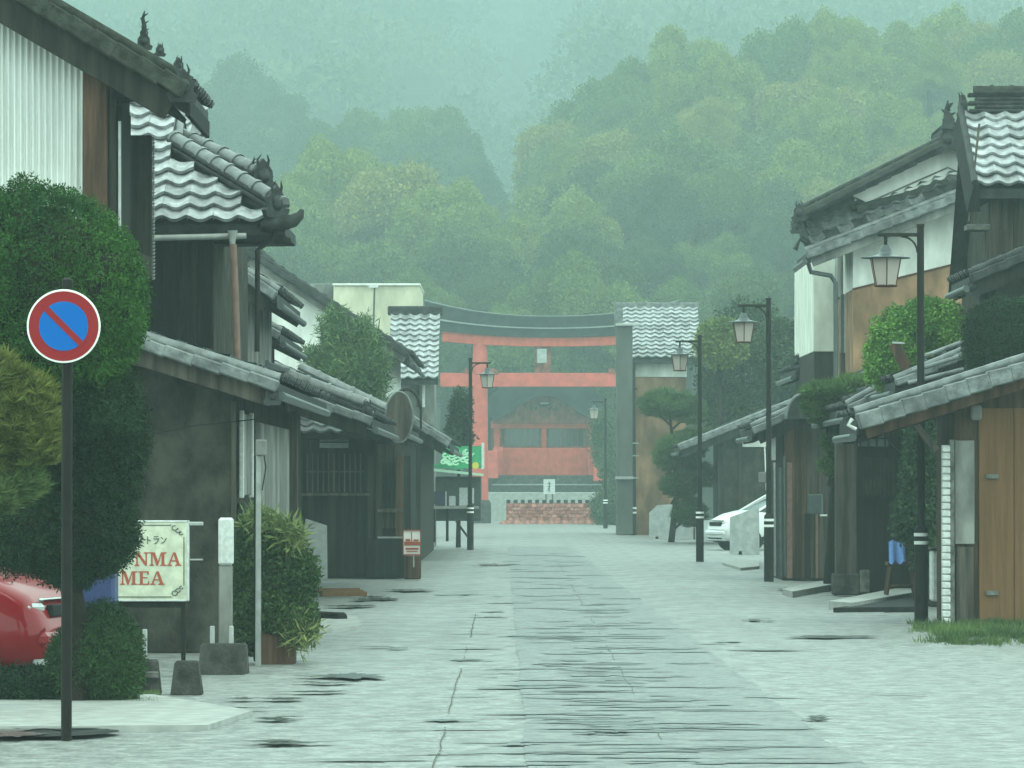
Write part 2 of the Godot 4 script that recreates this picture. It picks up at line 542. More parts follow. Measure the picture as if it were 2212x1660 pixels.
# a ridge of round cap tiles over stacked flat courses, from a to b; each cap tile is a part
func ridge(parent: Node, a: Vector3, b: Vector3, r := 0.09, courses := 2, seg_len := 0.3, m := "tile_dark", capm := "tile_pale") -> void:
	var d = (b - a).normalized()
	var L = a.distance_to(b)
	var side = d.cross(Vector3.UP).normalized()
	var up = side.cross(d).normalized()
	var bs = Basis(side, up, -d)
	for k in courses:
		var mb = MB.new()
		mb.box(a + d * L / 2 + up * (0.03 + 0.06 * k), Vector3(r * 2.7 - 0.03 * k, 0.045, L), bs, 0.008)
		put("ridge_course", mb, M[m], parent)
	var cnt = maxi(1, int(L / seg_len))
	var sl = L / cnt
	var cm = MB.new()
	var S = 8
	for i in S:
		var t0 = PI * i / S; var t1 = PI * (i + 1) / S
		var n0 = Vector3(cos(t0), sin(t0), 0); var n1 = Vector3(cos(t1), sin(t1), 0)
		var z0 = -sl / 2; var z1 = sl / 2
		cm.tri(n0 * r + Vector3(0, 0, z0), n1 * r + Vector3(0, 0, z0), n1 * r * 1.0 + Vector3(0, 0, z1), n0, n1, n1)
		cm.tri(n0 * r + Vector3(0, 0, z0), n1 * r + Vector3(0, 0, z1), n0 * r + Vector3(0, 0, z1), n0, n1, n0)
		cm.tri(n0 * r * 1.16 + Vector3(0, 0, z1), n1 * r * 1.16 + Vector3(0, 0, z1), n1 * r * 1.16 + Vector3(0, 0, z1 - 0.05), n0, n1, n1)
		cm.tri(n0 * r * 1.16 + Vector3(0, 0, z1), n1 * r * 1.16 + Vector3(0, 0, z1 - 0.05), n0 * r * 1.16 + Vector3(0, 0, z1 - 0.05), n0, n1, n0)
		for zz in [z1, z0]:
			cm.tri(Vector3(0, 0, zz), n0 * r * (1.16 if zz > 0 else 1.0) + Vector3(0, 0, zz), n1 * r * (1.16 if zz > 0 else 1.0) + Vector3(0, 0, zz), Vector3(0, 0, signf(zz)), Vector3(0, 0, signf(zz)), Vector3(0, 0, signf(zz)))
	var me = cm.mesh()
	for i in cnt:
		place("ridge_tile", me, M[capm], parent, Transform3D(bs, a + d * (i + 0.5) * sl + up * (0.06 * courses - 0.014)))

# the demon-faced end tile of a ridge with its upswept horns
func end_tile(parent: Node, at: Vector3, s: float, face_dir: Vector3, finial := false, fat := 1.0) -> void:
	var z = face_dir.normalized()
	var x = Vector3.UP.cross(z).normalized()
	var bs = Basis(x, Vector3.UP, z)
	var mb = MB.new()
	var out = []
	for q in [[-0.5, 0], [-0.62, 0.22], [-0.42, 0.30], [-0.40, 0.62], [-0.18, 0.86], [0, 1.0], [0.18, 0.86], [0.40, 0.62], [0.42, 0.30], [0.62, 0.22], [0.5, 0]]:
		out.append(Vector2(q[0] * s * 0.8, q[1] * s))
	var sub = MB.new()
	sub.prism(out, -0.09 * s, 0.09 * s)
	sub.blob(Vector3(0, 0.45 * s, 0.1 * s), Vector3(0.2, 0.22, 0.1) * s, noise, 0.3, 1.5, 10)
	sub.tube([Vector3(-0.15 * s, 0.7 * s, 0.02), Vector3(-0.2 * s, 0.95 * s, 0.06 * s), Vector3(-0.1 * s, 1.12 * s, 0.14 * s)], [0.05 * s, 0.04 * s, 0.012 * s], 6)
	sub.tube([Vector3(0.15 * s, 0.7 * s, 0.02), Vector3(0.2 * s, 0.95 * s, 0.06 * s), Vector3(0.1 * s, 1.12 * s, 0.14 * s)], [0.05 * s, 0.04 * s, 0.012 * s], 6)
	if finial:
		sub.tube([Vector3(0, 0.85 * s, 0), Vector3(0.05 * s, 1.3 * s, -0.05 * s), Vector3(-0.06 * s, 1.7 * s, 0.0), Vector3(0.02 * s, 2.1 * s, 0.03)], [0.16 * s * fat, 0.13 * s * fat, 0.10 * s, 0.03 * s], 7)
		for k in 7:
			var yy = (1.0 + 0.14 * k) * s
			var an = k * 2.2
			sub.tube([Vector3(0, yy, 0), Vector3(cos(an) * (0.28 + 0.12 * (fat - 1.0) * (1.0 - k / 7.0)) * s, yy + 0.16 * s, sin(an) * 0.1 * s)], [0.07 * s * fat, 0.02 * s], 5)
	mb.add(sub, Transform3D(bs, at))
	put("end_tile", mb, M.tile_dark, parent)

# verge tiles: one slab after another down the near edge of a roof from b (high) to a (low)
func verge(parent: Node, a: Vector3, b: Vector3, depth := 0.24, thick := 0.13, m := "tile_pale", board := 0.2, boardm := "dark_wood") -> void:
	var d = (a - b).normalized()
	var L = a.distance_to(b)
	var zz = Vector3(0, 0, 1)
	var up = zz.cross(d).normalized()
	if up.y < 0: up = -up
	var cnt = maxi(2, int(round(L / 0.27)))
	var sl = L / cnt
	var bs = Basis(d, up, d.cross(up))
	var me = MB.new()
	me.box(Vector3.ZERO, Vector3(sl * 1.08, thick, depth), Basis(Vector3(0, 0, 1), -0.06 * signf(bs.z.z) * 1.0), 0.016)
	var mesh = me.mesh()
	for i in cnt:
		var p = b + d * (i + 0.5) * sl + up * (rng.randf_range(-0.006, 0.006) - thick * 0.25)
		place("verge_tile", mesh, M[m] if rng.randf() < 0.7 or m != "tile_pale" else M.tile_mid, parent, Transform3D(bs.rotated(zz, rng.randf_range(-0.02, 0.02)), p))
	var rl = MB.new()
	rl.tube([a + up * (thick * 0.42) - zz * depth * 0.2, b + up * (thick * 0.42) - zz * depth * 0.2], [0.055], 8)
	put("verge_roll", rl, M[m], parent)
	if board > 0:
		var bb = MB.new()
		var mid = (a + b) / 2 - up * (thick * 0.75 + board / 2) - zz * 0.06
		bb.box(mid, Vector3(L * 0.985, board, 0.045), bs, 0.006)
		put("bargeboard", bb, M[boardm], parent)

# a town house whose roof falls to the street; its near gable faces down the street
func house(called: String, label: String, side: float, d0: float, d1: float, wall_x: float, tip: Vector2, slope: float, run: float, o := {}) -> Node3D:
	var root = thing(called, label, o.get("category", "house"), Vector3(wall_x, 0, -d0))
	var lean: bool = o.get("lean", false)
	var og: float = o.get("og", 0.35)
	var th: float = o.get("th", 0.14)
	var zn = -(d0 - og)
	var zf = -(d1 + 0.05)
	var R = Vector2(tip.x - side * run, tip.y + run * slope)
	var B = R if lean else Vector2(R.x - side * run, tip.y)
	var dn = Vector2(0, -th)
	var prof = [tip, R, R + dn, tip + dn] if lean else [tip, R, B, B + dn, R + dn, tip + dn]
	put("roof", MB.new().prism(prof, zn - 0.03, zf), M[o.get("roof", "tile_dark")], root)
	var yu = func(x: float) -> float: return tip.y + minf(absf(x - tip.x), 2.0 * run - absf(x - tip.x)) * slope - th * 0.6
	var bx: float = o.get("back_x", B.x + side * 0.3 if not lean else R.x)
	var wp = [Vector2(wall_x, o.get("base", 0.0)), Vector2(wall_x, yu.call(wall_x))]
	if not lean and absf(bx - tip.x) > run:
		wp.append(Vector2(R.x, yu.call(R.x)))
	wp.append_array([Vector2(bx, yu.call(bx)), Vector2(bx, o.get("base", 0.0))])
	put("wall", MB.new().prism(wp, -d0, -d1), M[o.get("wall", "mud_wall")], root)
	var a3 = Vector3(tip.x, tip.y, zn + 0.10)
	var r3 = Vector3(R.x, R.y, zn + 0.10)
	verge(root, a3, r3, o.get("vd", 0.24), o.get("vt", 0.13), o.get("vm", "tile_pale"), o.get("board", 0.2), o.get("boardm", "dark_wood"))
	if not lean:
		verge(root, Vector3(B.x, B.y, zn + 0.10), r3, 0.24, 0.13, o.get("vm", "tile_pale"), o.get("board", 0.2), o.get("boardm", "dark_wood"))
		ridge(root, Vector3(R.x, R.y + 0.02, zf), Vector3(R.x, R.y + 0.02, zn + 0.1), 0.1, 3)
		end_tile(root, Vector3(R.x, R.y + 0.02, zn + 0.2), 0.5, Vector3(0, 0, 1))
	# tiles of the slope to the street, seen edge-on
	var w = Vector3(-side, slope, 0).normalized()
	var u = Vector3(0, 0, -side)
	var len_s = run * sqrt(1 + slope * slope)
	var zc = int((d1 - d0 + og) / 0.285)
	var start = Vector3(tip.x, tip.y + 0.015, zn - 0.05 if side > 0 else zf)
	tile_slope(root, start, u, w, zc, int(len_s / 0.28), null, 0.285, 0.28, false, ["tile_dark"])
	var gz = MB.new()
	gz.tube([Vector3(tip.x + side * 0.05, tip.y - th - 0.03, zn), Vector3(tip.x + side * 0.05, tip.y - th - 0.03, zf)], [0.05], 8)
	put("gutter", gz, M.gutter, root)
	# rafter tails under the eave
	if o.get("rafters", true):
		var k = 0
		var rb = MB.new()
		rb.box(Vector3.ZERO, Vector3(absf(wall_x - tip.x) + 0.1, 0.07, 0.06), Basis(Vector3(0, 0, 1), -atan(slope) * side))
		var rm = rb.mesh()
		while k * 0.45 < minf(d1 - d0, 9.0):
			var mx = (wall_x + tip.x) / 2
			place("rafter", rm, M.black_wood, root, Transform3D(Basis(), Vector3(mx - side * 0.03, tip.y + absf(mx - tip.x) * slope - th - 0.06, zn - 0.2 - k * 0.45)))
			k += 1
	return root

func part_box(called: String, parent: Node, c: Vector3, s: Vector3, m: String, ch := 0.008, b := Basis()) -> MeshInstance3D:
	return put(called, MB.new().box(c, s, b, ch), M[m], parent)

# a box between two pixels of the same distance
func rect(called: String, parent: Node, x0: float, y0: float, x1: float, y1: float, d: float, t: float, m: String, ch := 0.006) -> MeshInstance3D:
	var a = P(x0, y0, d); var b = P(x1, y1, d)
	var c = (a + b) / 2
	return part_box(called, parent, Vector3(c.x, c.y, -d - t / 2), Vector3(absf(b.x - a.x), absf(a.y - b.y), t), m, ch)

# upright boards side by side on a wall that faces down the street
func planks(parent: Node, xa: float, xb: float, y0: float, y1: float, d: float, w: float, mats: Array, gap := 0.012, called := "plank") -> void:
	var cnt = maxi(1, int(round((xb - xa) / w)))
	var pw = (xb - xa) / cnt
	var me = MB.new().box(Vector3.ZERO, Vector3(pw - gap, y1 - y0, 0.022), Basis(), 0.004).mesh()
	for i in cnt:
		place(called, me, M[mats[rng.randi() % mats.size()]], parent, Transform3D(Basis(), Vector3(xa + (i + 0.5) * pw, (y0 + y1) / 2 + rng.randf_range(-0.01, 0.01), -d + 0.012 + rng.randf_range(0, 0.006))))

# ---------------------------------------------------------------- single things
func street_lamp() -> Node3D:
	var o = thing("street_lamp", "", "street lamp")
	put("pole_base", MB.new().lathe(Vector3.ZERO, [Vector2(0.085, 0), Vector2(0.085, 1.12), Vector2(0.07, 1.16), Vector2(0.048, 1.18)], 14), M.iron, o)
	put("pole", MB.new().lathe(Vector3.ZERO, [Vector2(0.048, 1.17), Vector2(0.044, 4.86), Vector2(0.05, 4.87), Vector2(0.05, 4.9), Vector2(0, 4.9)], 12), M.iron, o)
	for y in [0.97, 1.07]:
		put("white_band", MB.new().lathe(Vector3.ZERO, [Vector2(0.085, y - 0.021), Vector2(0.088, y - 0.02), Vector2(0.088, y + 0.02), Vector2(0.085, y + 0.021)], 14), M.white_band, o)
	put("arm", MB.new().box(Vector3(-0.26, 4.77, 0), Vector3(0.54, 0.045, 0.045), Basis(), 0.008), M.iron, o)
	var arc = []
	for i in 7:
		var t = PI / 2 * i / 6.0
		arc.append(Vector3(-0.24 + 0.2 * sin(t), 4.75 - 0.2 + 0.2 * cos(t), 0))
	put("brace", MB.new().tube(arc, [0.014], 6), M.iron, o)
	var cx = Vector3(-0.43, 0, 0)
	put("hanger", MB.new().tube([cx + Vector3(0, 4.76, 0), cx + Vector3(0, 4.62, 0)], [0.022], 8), M.iron, o)
	put("lamp_cap", MB.new().lathe(cx, [Vector2(0, 4.645), Vector2(0.05, 4.64), Vector2(0.065, 4.60), Vector2(0.075, 4.56), Vector2(0.11, 4.525), Vector2(0.17, 4.505), Vector2(0.305, 4.488), Vector2(0.305, 4.478), Vector2(0.15, 4.484), Vector2(0, 4.484)], 18), M.gutter, o)
	for k in 6:
		var a0 = TAU * (k + 0.5) / 6; var a1 = TAU * (k + 1.5) / 6
		var t0 = cx + Vector3(cos(a0) * 0.205, 4.475, sin(a0) * 0.205); var t1 = cx + Vector3(cos(a1) * 0.205, 4.475, sin(a1) * 0.205)
		var b0 = cx + Vector3(cos(a0) * 0.14, 4.145, sin(a0) * 0.14); var b1 = cx + Vector3(cos(a1) * 0.14, 4.145, sin(a1) * 0.14)
		var mb = MB.new()
		mb.face([t0, t1, b1, b0], cx + Vector3(0, 4.3, 0))
		var inn = []
		for q in [t0, t1, b1, b0]:
			inn.append(q + (cx + Vector3(0, q.y, 0) - q).normalized() * 0.006)
		mb.face(inn, cx + Vector3(cos((a0 + a1) / 2), 4.3, sin((a0 + a1) / 2)))
		put("pane", mb, M.lamp_glass, o)
		put("glazing_bar", MB.new().tube([t0, b0], [0.009], 6), M.rust, o)
	put("lantern_base", MB.new().lathe(cx, [Vector2(0, 4.12), Vector2(0.13, 4.125), Vector2(0.148, 4.14), Vector2(0.148, 4.15), Vector2(0, 4.15)], 6), M.rust, o)
	return o

func car(called: String, label: String, paint: String, group := "") -> Node3D:
	var o = thing(called, label, "car", Vector3.ZERO, group)
	var st = [[-1.9, 0.70, 0.30, 0.78], [-1.84, 0.76, 0.24, 0.92], [-1.4, 0.80, 0.2, 0.97], [-0.5, 0.82, 0.2, 0.97], [0.5, 0.82, 0.2, 0.98], [1.15, 0.81, 0.2, 1.0], [1.5, 0.79, 0.21, 0.92], [1.75, 0.75, 0.23, 0.80], [1.87, 0.69, 0.25, 0.66], [1.92, 0.62, 0.32, 0.52]]
	var rows = []
	for s in st:
		var w: float = s[1]; var b: float = s[2]; var t: float = s[3]
		var line = []
		var half = [Vector2(w * 0.8, b), Vector2(w * 0.97, b + 0.06), Vector2(w, b + 0.22), Vector2(w, lerpf(b, t, 0.62)), Vector2(w * 0.965, t - 0.10), Vector2(w * 0.9, t - 0.025), Vector2(w * 0.7, t), Vector2(w * 0.3, t + 0.015)]
		for q in half: line.append(Vector3(s[0], q.y, q.x))
		half.reverse()
		for q in half: line.append(Vector3(s[0], q.y, -q.x))
		rows.append(line)
	var body = MB.new().sheet(rows)
	body.face(rows[0], Vector3(0, 0.6, 0)); body.face(rows[-1], Vector3(0, 0.6, 0))
	put("body", body, M[paint], o)
	var cab = [[-1.78, 0.74, 0.93, 0.62, 0.98], [-1.45, 0.76, 0.93, 0.60, 1.36], [-0.4, 0.77, 0.93, 0.61, 1.46], [0.25, 0.77, 0.93, 0.60, 1.42], [1.02, 0.74, 0.93, 0.66, 0.99]]
	rows = []
	for s in cab:
		var line = []
		for q in [[s[1], s[2]], [lerpf(s[1], s[3], 0.55), lerpf(s[2], s[4], 0.6)], [s[3], s[4] - 0.03], [s[3] * 0.8, s[4]], [0.0, s[4] + 0.015], [-s[3] * 0.8, s[4]], [-s[3], s[4] - 0.03], [-lerpf(s[1], s[3], 0.55), lerpf(s[2], s[4], 0.6)], [-s[1], s[2]]]:
			line.append(Vector3(s[0], q[1], q[0]))
		rows.append(line)
	put("windows", MB.new().sheet(rows), M.glass_dark, o)
	var roof = []
	for s in [cab[1], cab[2], cab[3]]:
		roof.append([Vector3(s[0], s[4] - 0.02, s[3] + 0.012), Vector3(s[0], s[4] + 0.012, s[3] * 0.8), Vector3(s[0], s[4] + 0.03, 0), Vector3(s[0], s[4] + 0.012, -s[3] * 0.8), Vector3(s[0], s[4] - 0.02, -s[3] - 0.012)])
	put("roof", MB.new().sheet(roof), M[paint], o)
	for z in [-1.0, 1.0]:
		for pr in [[Vector3(1.02, 0.97, 0.70 * z), Vector3(0.25, 1.41, 0.605 * z)], [Vector3(-0.35, 0.95, 0.775 * z), Vector3(-0.4, 1.44, 0.62 * z)], [Vector3(-1.78, 0.96, 0.70 * z), Vector3(-1.45, 1.36, 0.61 * z)]]:
			put("pillar", MB.new().tube(pr, [0.035], 6), M[paint], o)
		put("door_mirror", MB.new().box(Vector3(0.78, 1.02, 0.88 * z), Vector3(0.08, 0.11, 0.16), Basis(), 0.03), M[paint], o)
		put("headlight", MB.new().box(Vector3(1.765, 0.685, 0.55 * z), Vector3(0.15, 0.09, 0.26), Basis(Vector3(0, 1, 0), -0.32 * z), 0.03), M.lens, o)
		for x in [-1.22, 1.22]:
			var wh = put("wheel", MB.new().lathe(Vector3(x, 0.29, 0.70 * z), [Vector2(0.18, 0.11), Vector2(0.27, 0.12), Vector2(0.29, 0.09), Vector2(0.29, -0.06), Vector2(0.25, -0.08), Vector2(0.0, -0.08)], 24, Basis(Vector3(1, 0, 0), PI / 2 * z)), M.rubber, o)
			var rim = put("rim", MB.new().lathe(Vector3(x, 0.29, 0.70 * z), [Vector2(0.0, 0.10), Vector2(0.05, 0.105), Vector2(0.06, 0.09), Vector2(0.15, 0.095), Vector2(0.18, 0.112)], 20, Basis(Vector3(1, 0, 0), PI / 2 * z)), M.chrome, wh)
			rim.position = Vector3.ZERO
			put("wheel_arch", MB.new().lathe(Vector3(x, 0.32, 0.70 * z), [Vector2(0.0, 0.085), Vector2(0.345, 0.104), Vector2(0.36, 0.1), Vector2(0.36, 0.0)], 24, Basis(Vector3(1, 0, 0), PI / 2 * z)), M.rubber, o)
	put("grille", MB.new().box(Vector3(1.885, 0.665, 0), Vector3(0.06, 0.10, 0.82), Basis(), 0.01), M.rubber, o)
	put("trim", MB.new().box(Vector3(1.835, 0.755, 0), Vector3(0.05, 0.025, 0.95), Basis(), 0.01), M.chrome, o)
	put("bumper", MB.new().box(Vector3(1.89, 0.44, 0), Vector3(0.12, 0.13, 1.34), Basis(), 0.04), M[paint], o)
	put("lower_lip", MB.new().box(Vector3(1.87, 0.255, 0), Vector3(0.10, 0.05, 1.3), Basis(), 0.015), M.pipe_pale, o)
	return o

func text(parent: Node, called: String, s: String, at: Vector3, h: float, m: String, bold := true, bs := Basis()) -> void:
	var f = SystemFont.new()
	f.font_names = PackedStringArray(["Droid Serif"])
	f.font_weight = 700 if bold else 400
	var t = TextMesh.new()
	t.text = s
	t.font = f
	t.font_size = 64
	t.pixel_size = h / 46.0
	t.depth = 0.004
	place(called, t, M[m], parent, Transform3D(bs, at))

func strokes(parent: Node, called: String, lines: Array, at: Vector3, s: Vector2, r: float, m: String) -> void:
	var mb = MB.new()
	for l in lines:
		for i in l.size() - 1:
			var a = Vector3(at.x + l[i][0] * s.x, at.y + l[i][1] * s.y, at.z); var b = Vector3(at.x + l[i + 1][0] * s.x, at.y + l[i + 1][1] * s.y, at.z)
			var d = b - a
			mb.box((a + b) / 2, Vector3(d.length() + r, r, 0.004), Basis(Vector3(0, 0, 1), atan2(d.y, d.x)))
	put(called, mb, M[m], parent)

func tree_from(template: Array, called: String, label: String, group: String, base: Vector3, top_y: float, radius: float) -> Node3D:
	var o = thing(called, label, "tree", base, group)
	var h = top_y - base.y
	var cr = minf(h * 0.48, radius * 1.15)
	var cy = h - cr
	var c = MultiMeshInstance3D.new()
	c.name = "crown"
	c.multimesh = template[0]
	c.material_override = M.leaf
	c.set_meta("kind", "stuff")
	o.add_child(c)
	c.position = Vector3(0, cy, 0)
	c.rotation.y = rng.randf() * TAU
	c.scale = Vector3(radius, cr, radius)
	put("trunk", MB.new().tube([base + Vector3(0, -0.4, 0), base + Vector3(0.1, cy * 0.5, 0), base + Vector3(-0.1, cy, 0.1), base + Vector3(0, cy + cr * 0.4, 0)], [0.3, 0.22, 0.17, 0.07], 8), M.bark, o)
	return o

func crown_template(lobes: int, count: int, c0: Color, c1: Color, size := 0.115) -> Array:
	var ls = [[Vector3(0, -0.1, 0), Vector3(0.72, 0.72, 0.72)]]
	for k in lobes:
		var d = Vector3(rng.randfn(), rng.randfn() * 0.8 + 0.25, rng.randfn()).normalized()
		var r = rng.randf_range(0.20, 0.46)
		ls.append([d * (1.0 - r) * rng.randf_range(0.92, 1.22), Vector3(r, r * rng.randf_range(0.8, 1.1), r)])
	var f = foliage(ls, count, size, c0, c1, 0.5, -0.2, 0.35)
	var mm = MultiMesh.new()
	mm.transform_format = MultiMesh.TRANSFORM_3D
	mm.use_colors = true
	mm.mesh = leafs.broad
	mm.instance_count = f[0].size()
	for i in f[0].size():
		mm.set_instance_transform(i, f[0][i]); mm.set_instance_color(i, f[1][i])
	return [mm]

func hill_y(x: float, d: float) -> float:
	var y = maxf(0.0, d - 226.0) * (0.10 + 0.06 * smoothstep(-1.0, -10.0, x)) + minf(maxf(0.0, d - 222.0), 84.0) * 0.19 * smoothstep(0.5, 12.0, x)
	if d < 420.0: return y + noise.get_noise_2d(x * 2.0, d * 2.0) * 0.8
	return y + (d - 420.0) * (0.07 + 0.04 * smoothstep(-20.0, 60.0, x)) + noise.get_noise_2d(x * 0.7, d * 0.7) * 7.0 * smoothstep(420, 480, d)

var seen_labels := {}
func where_label(look: String, row: String, px: float) -> String:
	var marks = [[1180, "the torii's plaque"], [1300, "the farthest lamp"], [1380, "the grey end wall"], [1450, "the far clay house"], [1540, "the third lamp"], [1640, "the second lamp's lantern"], [1740, "the hazy brown gable"], [1840, "the white house's roof corner"], [1930, "the nearest lantern"], [2010, "the nearest lamp's post"], [2110, "the white gable's finial"], [9999, "the tall house's ridge"]]
	for m in marks:
		if px < m[0]:
			var key = row + m[1]
			seen_labels[key] = seen_labels.get(key, 0) + 1
			return "%s tree in the %s row above %s, %s" % [look, row, m[1], ["valley side", "uphill side", "third along", "fourth along"][seen_labels[key] - 1]]
	return ""

func left_label(look: String, t: Array) -> String:
	var tier = "hazy row" if t[3] > 320 else ("middle grove" if t[3] > 241 else "low dark row")
	var marks = [[560, "the hip roof corner"], [705, "the white gable roof"], [800, "the bamboo"], [915, "the cream building"], [1030, "the torii's near end"], [1112, "the torii's near pillar"], [1215, "the torii's plaque"], [9999, "the torii's far pillar"]]
	for m in marks:
		if t[0] < m[0]:
			var key = tier + m[1]
			seen_labels[key] = seen_labels.get(key, 0) + 1
			return "%s tree of the %s above %s, %s" % [look, tier, m[1], ["highest there", "next lower one", "third down", "fourth down"][seen_labels[key] - 1]]
	return ""

const ORD := ["first", "second", "third", "fourth", "fifth", "sixth", "seventh", "eighth", "ninth", "tenth", "eleventh", "twelfth", "thirteenth", "fourteenth"]

# ---------------------------------------------------------------- the scene
func _ready() -> void:
	rng.seed = 1817
	noise.seed = 4
	noise.frequency = 0.05
	noise.fractal_octaves = 3
	# camera
	var cam = Camera3D.new()
	cam.name = "camera"
	cam.fov = rad_to_deg(2.0 * atan(830.0 / F))
	cam.near = 0.5
	cam.far = 3000.0
	add_child(cam)
	cam.position = Vector3(0, EYE, 0)
	cam.rotation.x = pitch
	cam.current = true
	# sky, weak sun behind the rain cloud, rain haze
	var env = Environment.new()
	env.background_mode = Environment.BG_SKY
	var sm = ProceduralSkyMaterial.new()
	sm.sky_top_color = lin(0.76, 1.0, 0.945)
	sm.sky_horizon_color = lin(0.71, 0.94, 0.88)
	sm.sky_curve = 0.2
	sm.ground_bottom_color = lin(0.25, 0.33, 0.29)
	sm.ground_horizon_color = lin(0.5, 0.68, 0.60)
	sm.sky_energy_multiplier = 1.35
	sm.ground_energy_multiplier = 1.0
	var sky = Sky.new()
	sky.sky_material = sm
	env.sky = sky
	env.tonemap_mode = Environment.TONE_MAPPER_LINEAR
	env.tonemap_exposure = 1.8
	env.fog_enabled = true
	env.fog_density = 0.0009
	env.fog_light_color = lin(0.76, 1.0, 0.965)
	env.volumetric_fog_enabled = true
	env.volumetric_fog_density = 0.0
	env.sdfgi_enabled = true
	env.ssao_enabled = true
	env.ssil_enabled = true
	var we = WorldEnvironment.new()
	we.name = "world_environment"
	we.environment = env
	add_child(we)
	var sun = DirectionalLight3D.new()
	sun.name = "sun"
	sun.light_energy = 0.3
	sun.light_color = Color(0.93, 1.0, 0.93)
	sun.light_angular_distance = 25.0
	sun.shadow_enabled = true
	add_child(sun)
	sun.rotation_degrees = Vector3(-62, 25, 0)
	materials()
	build_leaves()
	build_tiles()
	setting()
	woods()
	torii_and_hall()
	left_side()
	right_side()
	roadside()

func setting() -> void:
	var rows = []
	for i in 2:
		rows.append([Vector3(-260, -0.004, 40 - 300 * i), Vector3(260, -0.004, 40 - 300 * i)])
	tag(put("ground", MB.new().sheet(rows), M.ground), "", "", "", "structure")
	rows = []
	for i in 60:
		var z = 15.0 - 3.7 * i
		var line = []
		for k in 9:
			var x = lerpf(-2.15 + 0.25 * sin(z * 0.05) + (1.2 if -z > 150 else 0.0) * 0.0, 4.9, k / 8.0)
			line.append(Vector3(x, 0.004 + 0.012 * sin(PI * k / 8.0), z))
		rows.append(line)
	tag(put("road", MB.new().sheet(rows), M.road), "", "", "", "structure")
	# worn strip of older asphalt down the middle
	rows = []
	for i in 40:
		var z = -20.0 - 2.6 * i
		var xl = 0.15 - 0.002 * (-z) + 0.03 * sin(z * 1.7) + 0.02 * sin(z * 4.1)
		var xr = 2.25 - 0.006 * (-z) + 0.04 * sin(z * 1.3)
		rows.append([Vector3(xl, 0.021, z), Vector3((xl + xr) / 2, 0.022, z), Vector3(xr, 0.021, z)])
	tag(put("road_strip", MB.new().sheet(rows), M.road_worn), "", "", "", "structure")
	# hillside and the mountain behind it
	rows = []
	for i in 70:
		var d = 222.0 + pow(i / 69.0, 1.4) * 900.0
		var line = []
		for k in 50:
			var x = -150.0 + 300.0 * k / 49.0
			line.append(Vector3(x, hill_y(x, d) - 0.1, -d))
		rows.append(line)
	tag(put("hillside", MB.new().sheet(rows, true), M.hill), "", "", "", "structure")
	# puddles in the wheel tracks and along the edges
	var pud = [[120, 1588, 150, 14], [455, 1540, 100, 5], [560, 1520, 90, 5], [640, 1500, 110, 4], [750, 1465, 90, 8], [700, 1480, 60, 4], [650, 1612, 120, 6], [880, 1280, 60, 4], [800, 1297, 55, 4], [760, 1312, 70, 4], [1090, 1222, 60, 3],
		[1780, 1384, 125, 6], [1650, 1345, 40, 2.5], [1720, 1278, 60, 4], [1300, 1590, 60, 5], [1760, 1560, 40, 4], [600, 1560, 60, 5], [860, 1405, 80, 2]]
	for q in pud:
		var c = ground_at(q[0], q[1])
		var rx: float = q[2] / F * -c.z
		var rz: float = absf(ground_at(q[0], q[1] - q[3]).z - ground_at(q[0], q[1] + q[3]).z) / 2
		var mb = MB.new()
		var cnt = 2 + rng.randi() % 3
		for part in cnt:
			var ring = []
			var ph = rng.randf() * 9
			var o = Vector3(c.x + rng.randf_range(-0.6, 0.6) * rx, 0.030 + 0.0015 * part, c.z + rng.randf_range(-0.8, 0.8) * rz)
			var sx = rx * rng.randf_range(0.25, 0.7); var sz = rz * rng.randf_range(0.2, 0.6)
			for k in 30:
				var t = TAU * k / 30
				var rr = 1.0 + 1.1 * noise.get_noise_2d(cos(t) * 34 + ph * 31, sin(t) * 34 + ph * 17)
				ring.append(Vector3(o.x + cos(t) * sx * rr, o.y, o.z + sin(t) * sz * rr))
			for k in 30:
				mb.tri(o, ring[k], ring[(k + 1) % 30], Vector3.UP, Vector3.UP, Vector3.UP)
		tag(put("puddle", mb, M.puddle), "", "", "", "structure")
	var st = MB.new()
	for k in 210:
		var py = 1190.0 + 470.0 * pow(rng.randf(), 0.8)
		var mid = lerpf(1180, 1420, (py - 1190.0) / 470.0)
		var wdt = lerpf(90, 520, (py - 1190.0) / 470.0)
		var px = mid + rng.randfn() * wdt * 0.42
		var q = ground_at(px, py)
		if q.x > 4.5 or q.x < -2.6: continue
		var sx = rng.randf_range(0.10, 0.42); var sz = rng.randf_range(0.03, 0.20) * (-q.z / 40.0)
		var ring = []
		for j in 14:
			var t = TAU * j / 14
			var rr = 1.0 + 1.2 * noise.get_noise_2d(cos(t) * 30 + k * 13.0, sin(t) * 30 + k * 7.0)
			ring.append(Vector3(q.x + cos(t) * sx * rr, 0.0272, q.z + sin(t) * sz * rr))
		for j in 14:
			st.tri(Vector3(q.x, 0.0272, q.z), ring[j], ring[(j + 1) % 14], Vector3.UP, Vector3.UP, Vector3.UP)
	tag(put("wet_patch", st, M.wet_patch), "", "", "", "structure")
	var pit = MB.new()
	var pc = ground_at(95, 1588)
	var pring = []
	for k in 40:
		var t = TAU * k / 40
		var rr = 1.0 + 0.12 * noise.get_noise_2d(cos(t) * 40, sin(t) * 40)
		pring.append(pc + Vector3(cos(t) * 0.50 * rr, 0.0245, sin(t) * 0.62 * rr))
	for k in 40:
		pit.tri(pc + Vector3(0, 0.0245, 0), pring[k], pring[(k + 1) % 40], Vector3.UP, Vector3.UP, Vector3.UP)
	tag(put("wet_hollow", pit, M.kerb_dark), "", "", "", "structure")
	# seams and cracks of the paving
	var ck = MB.new()
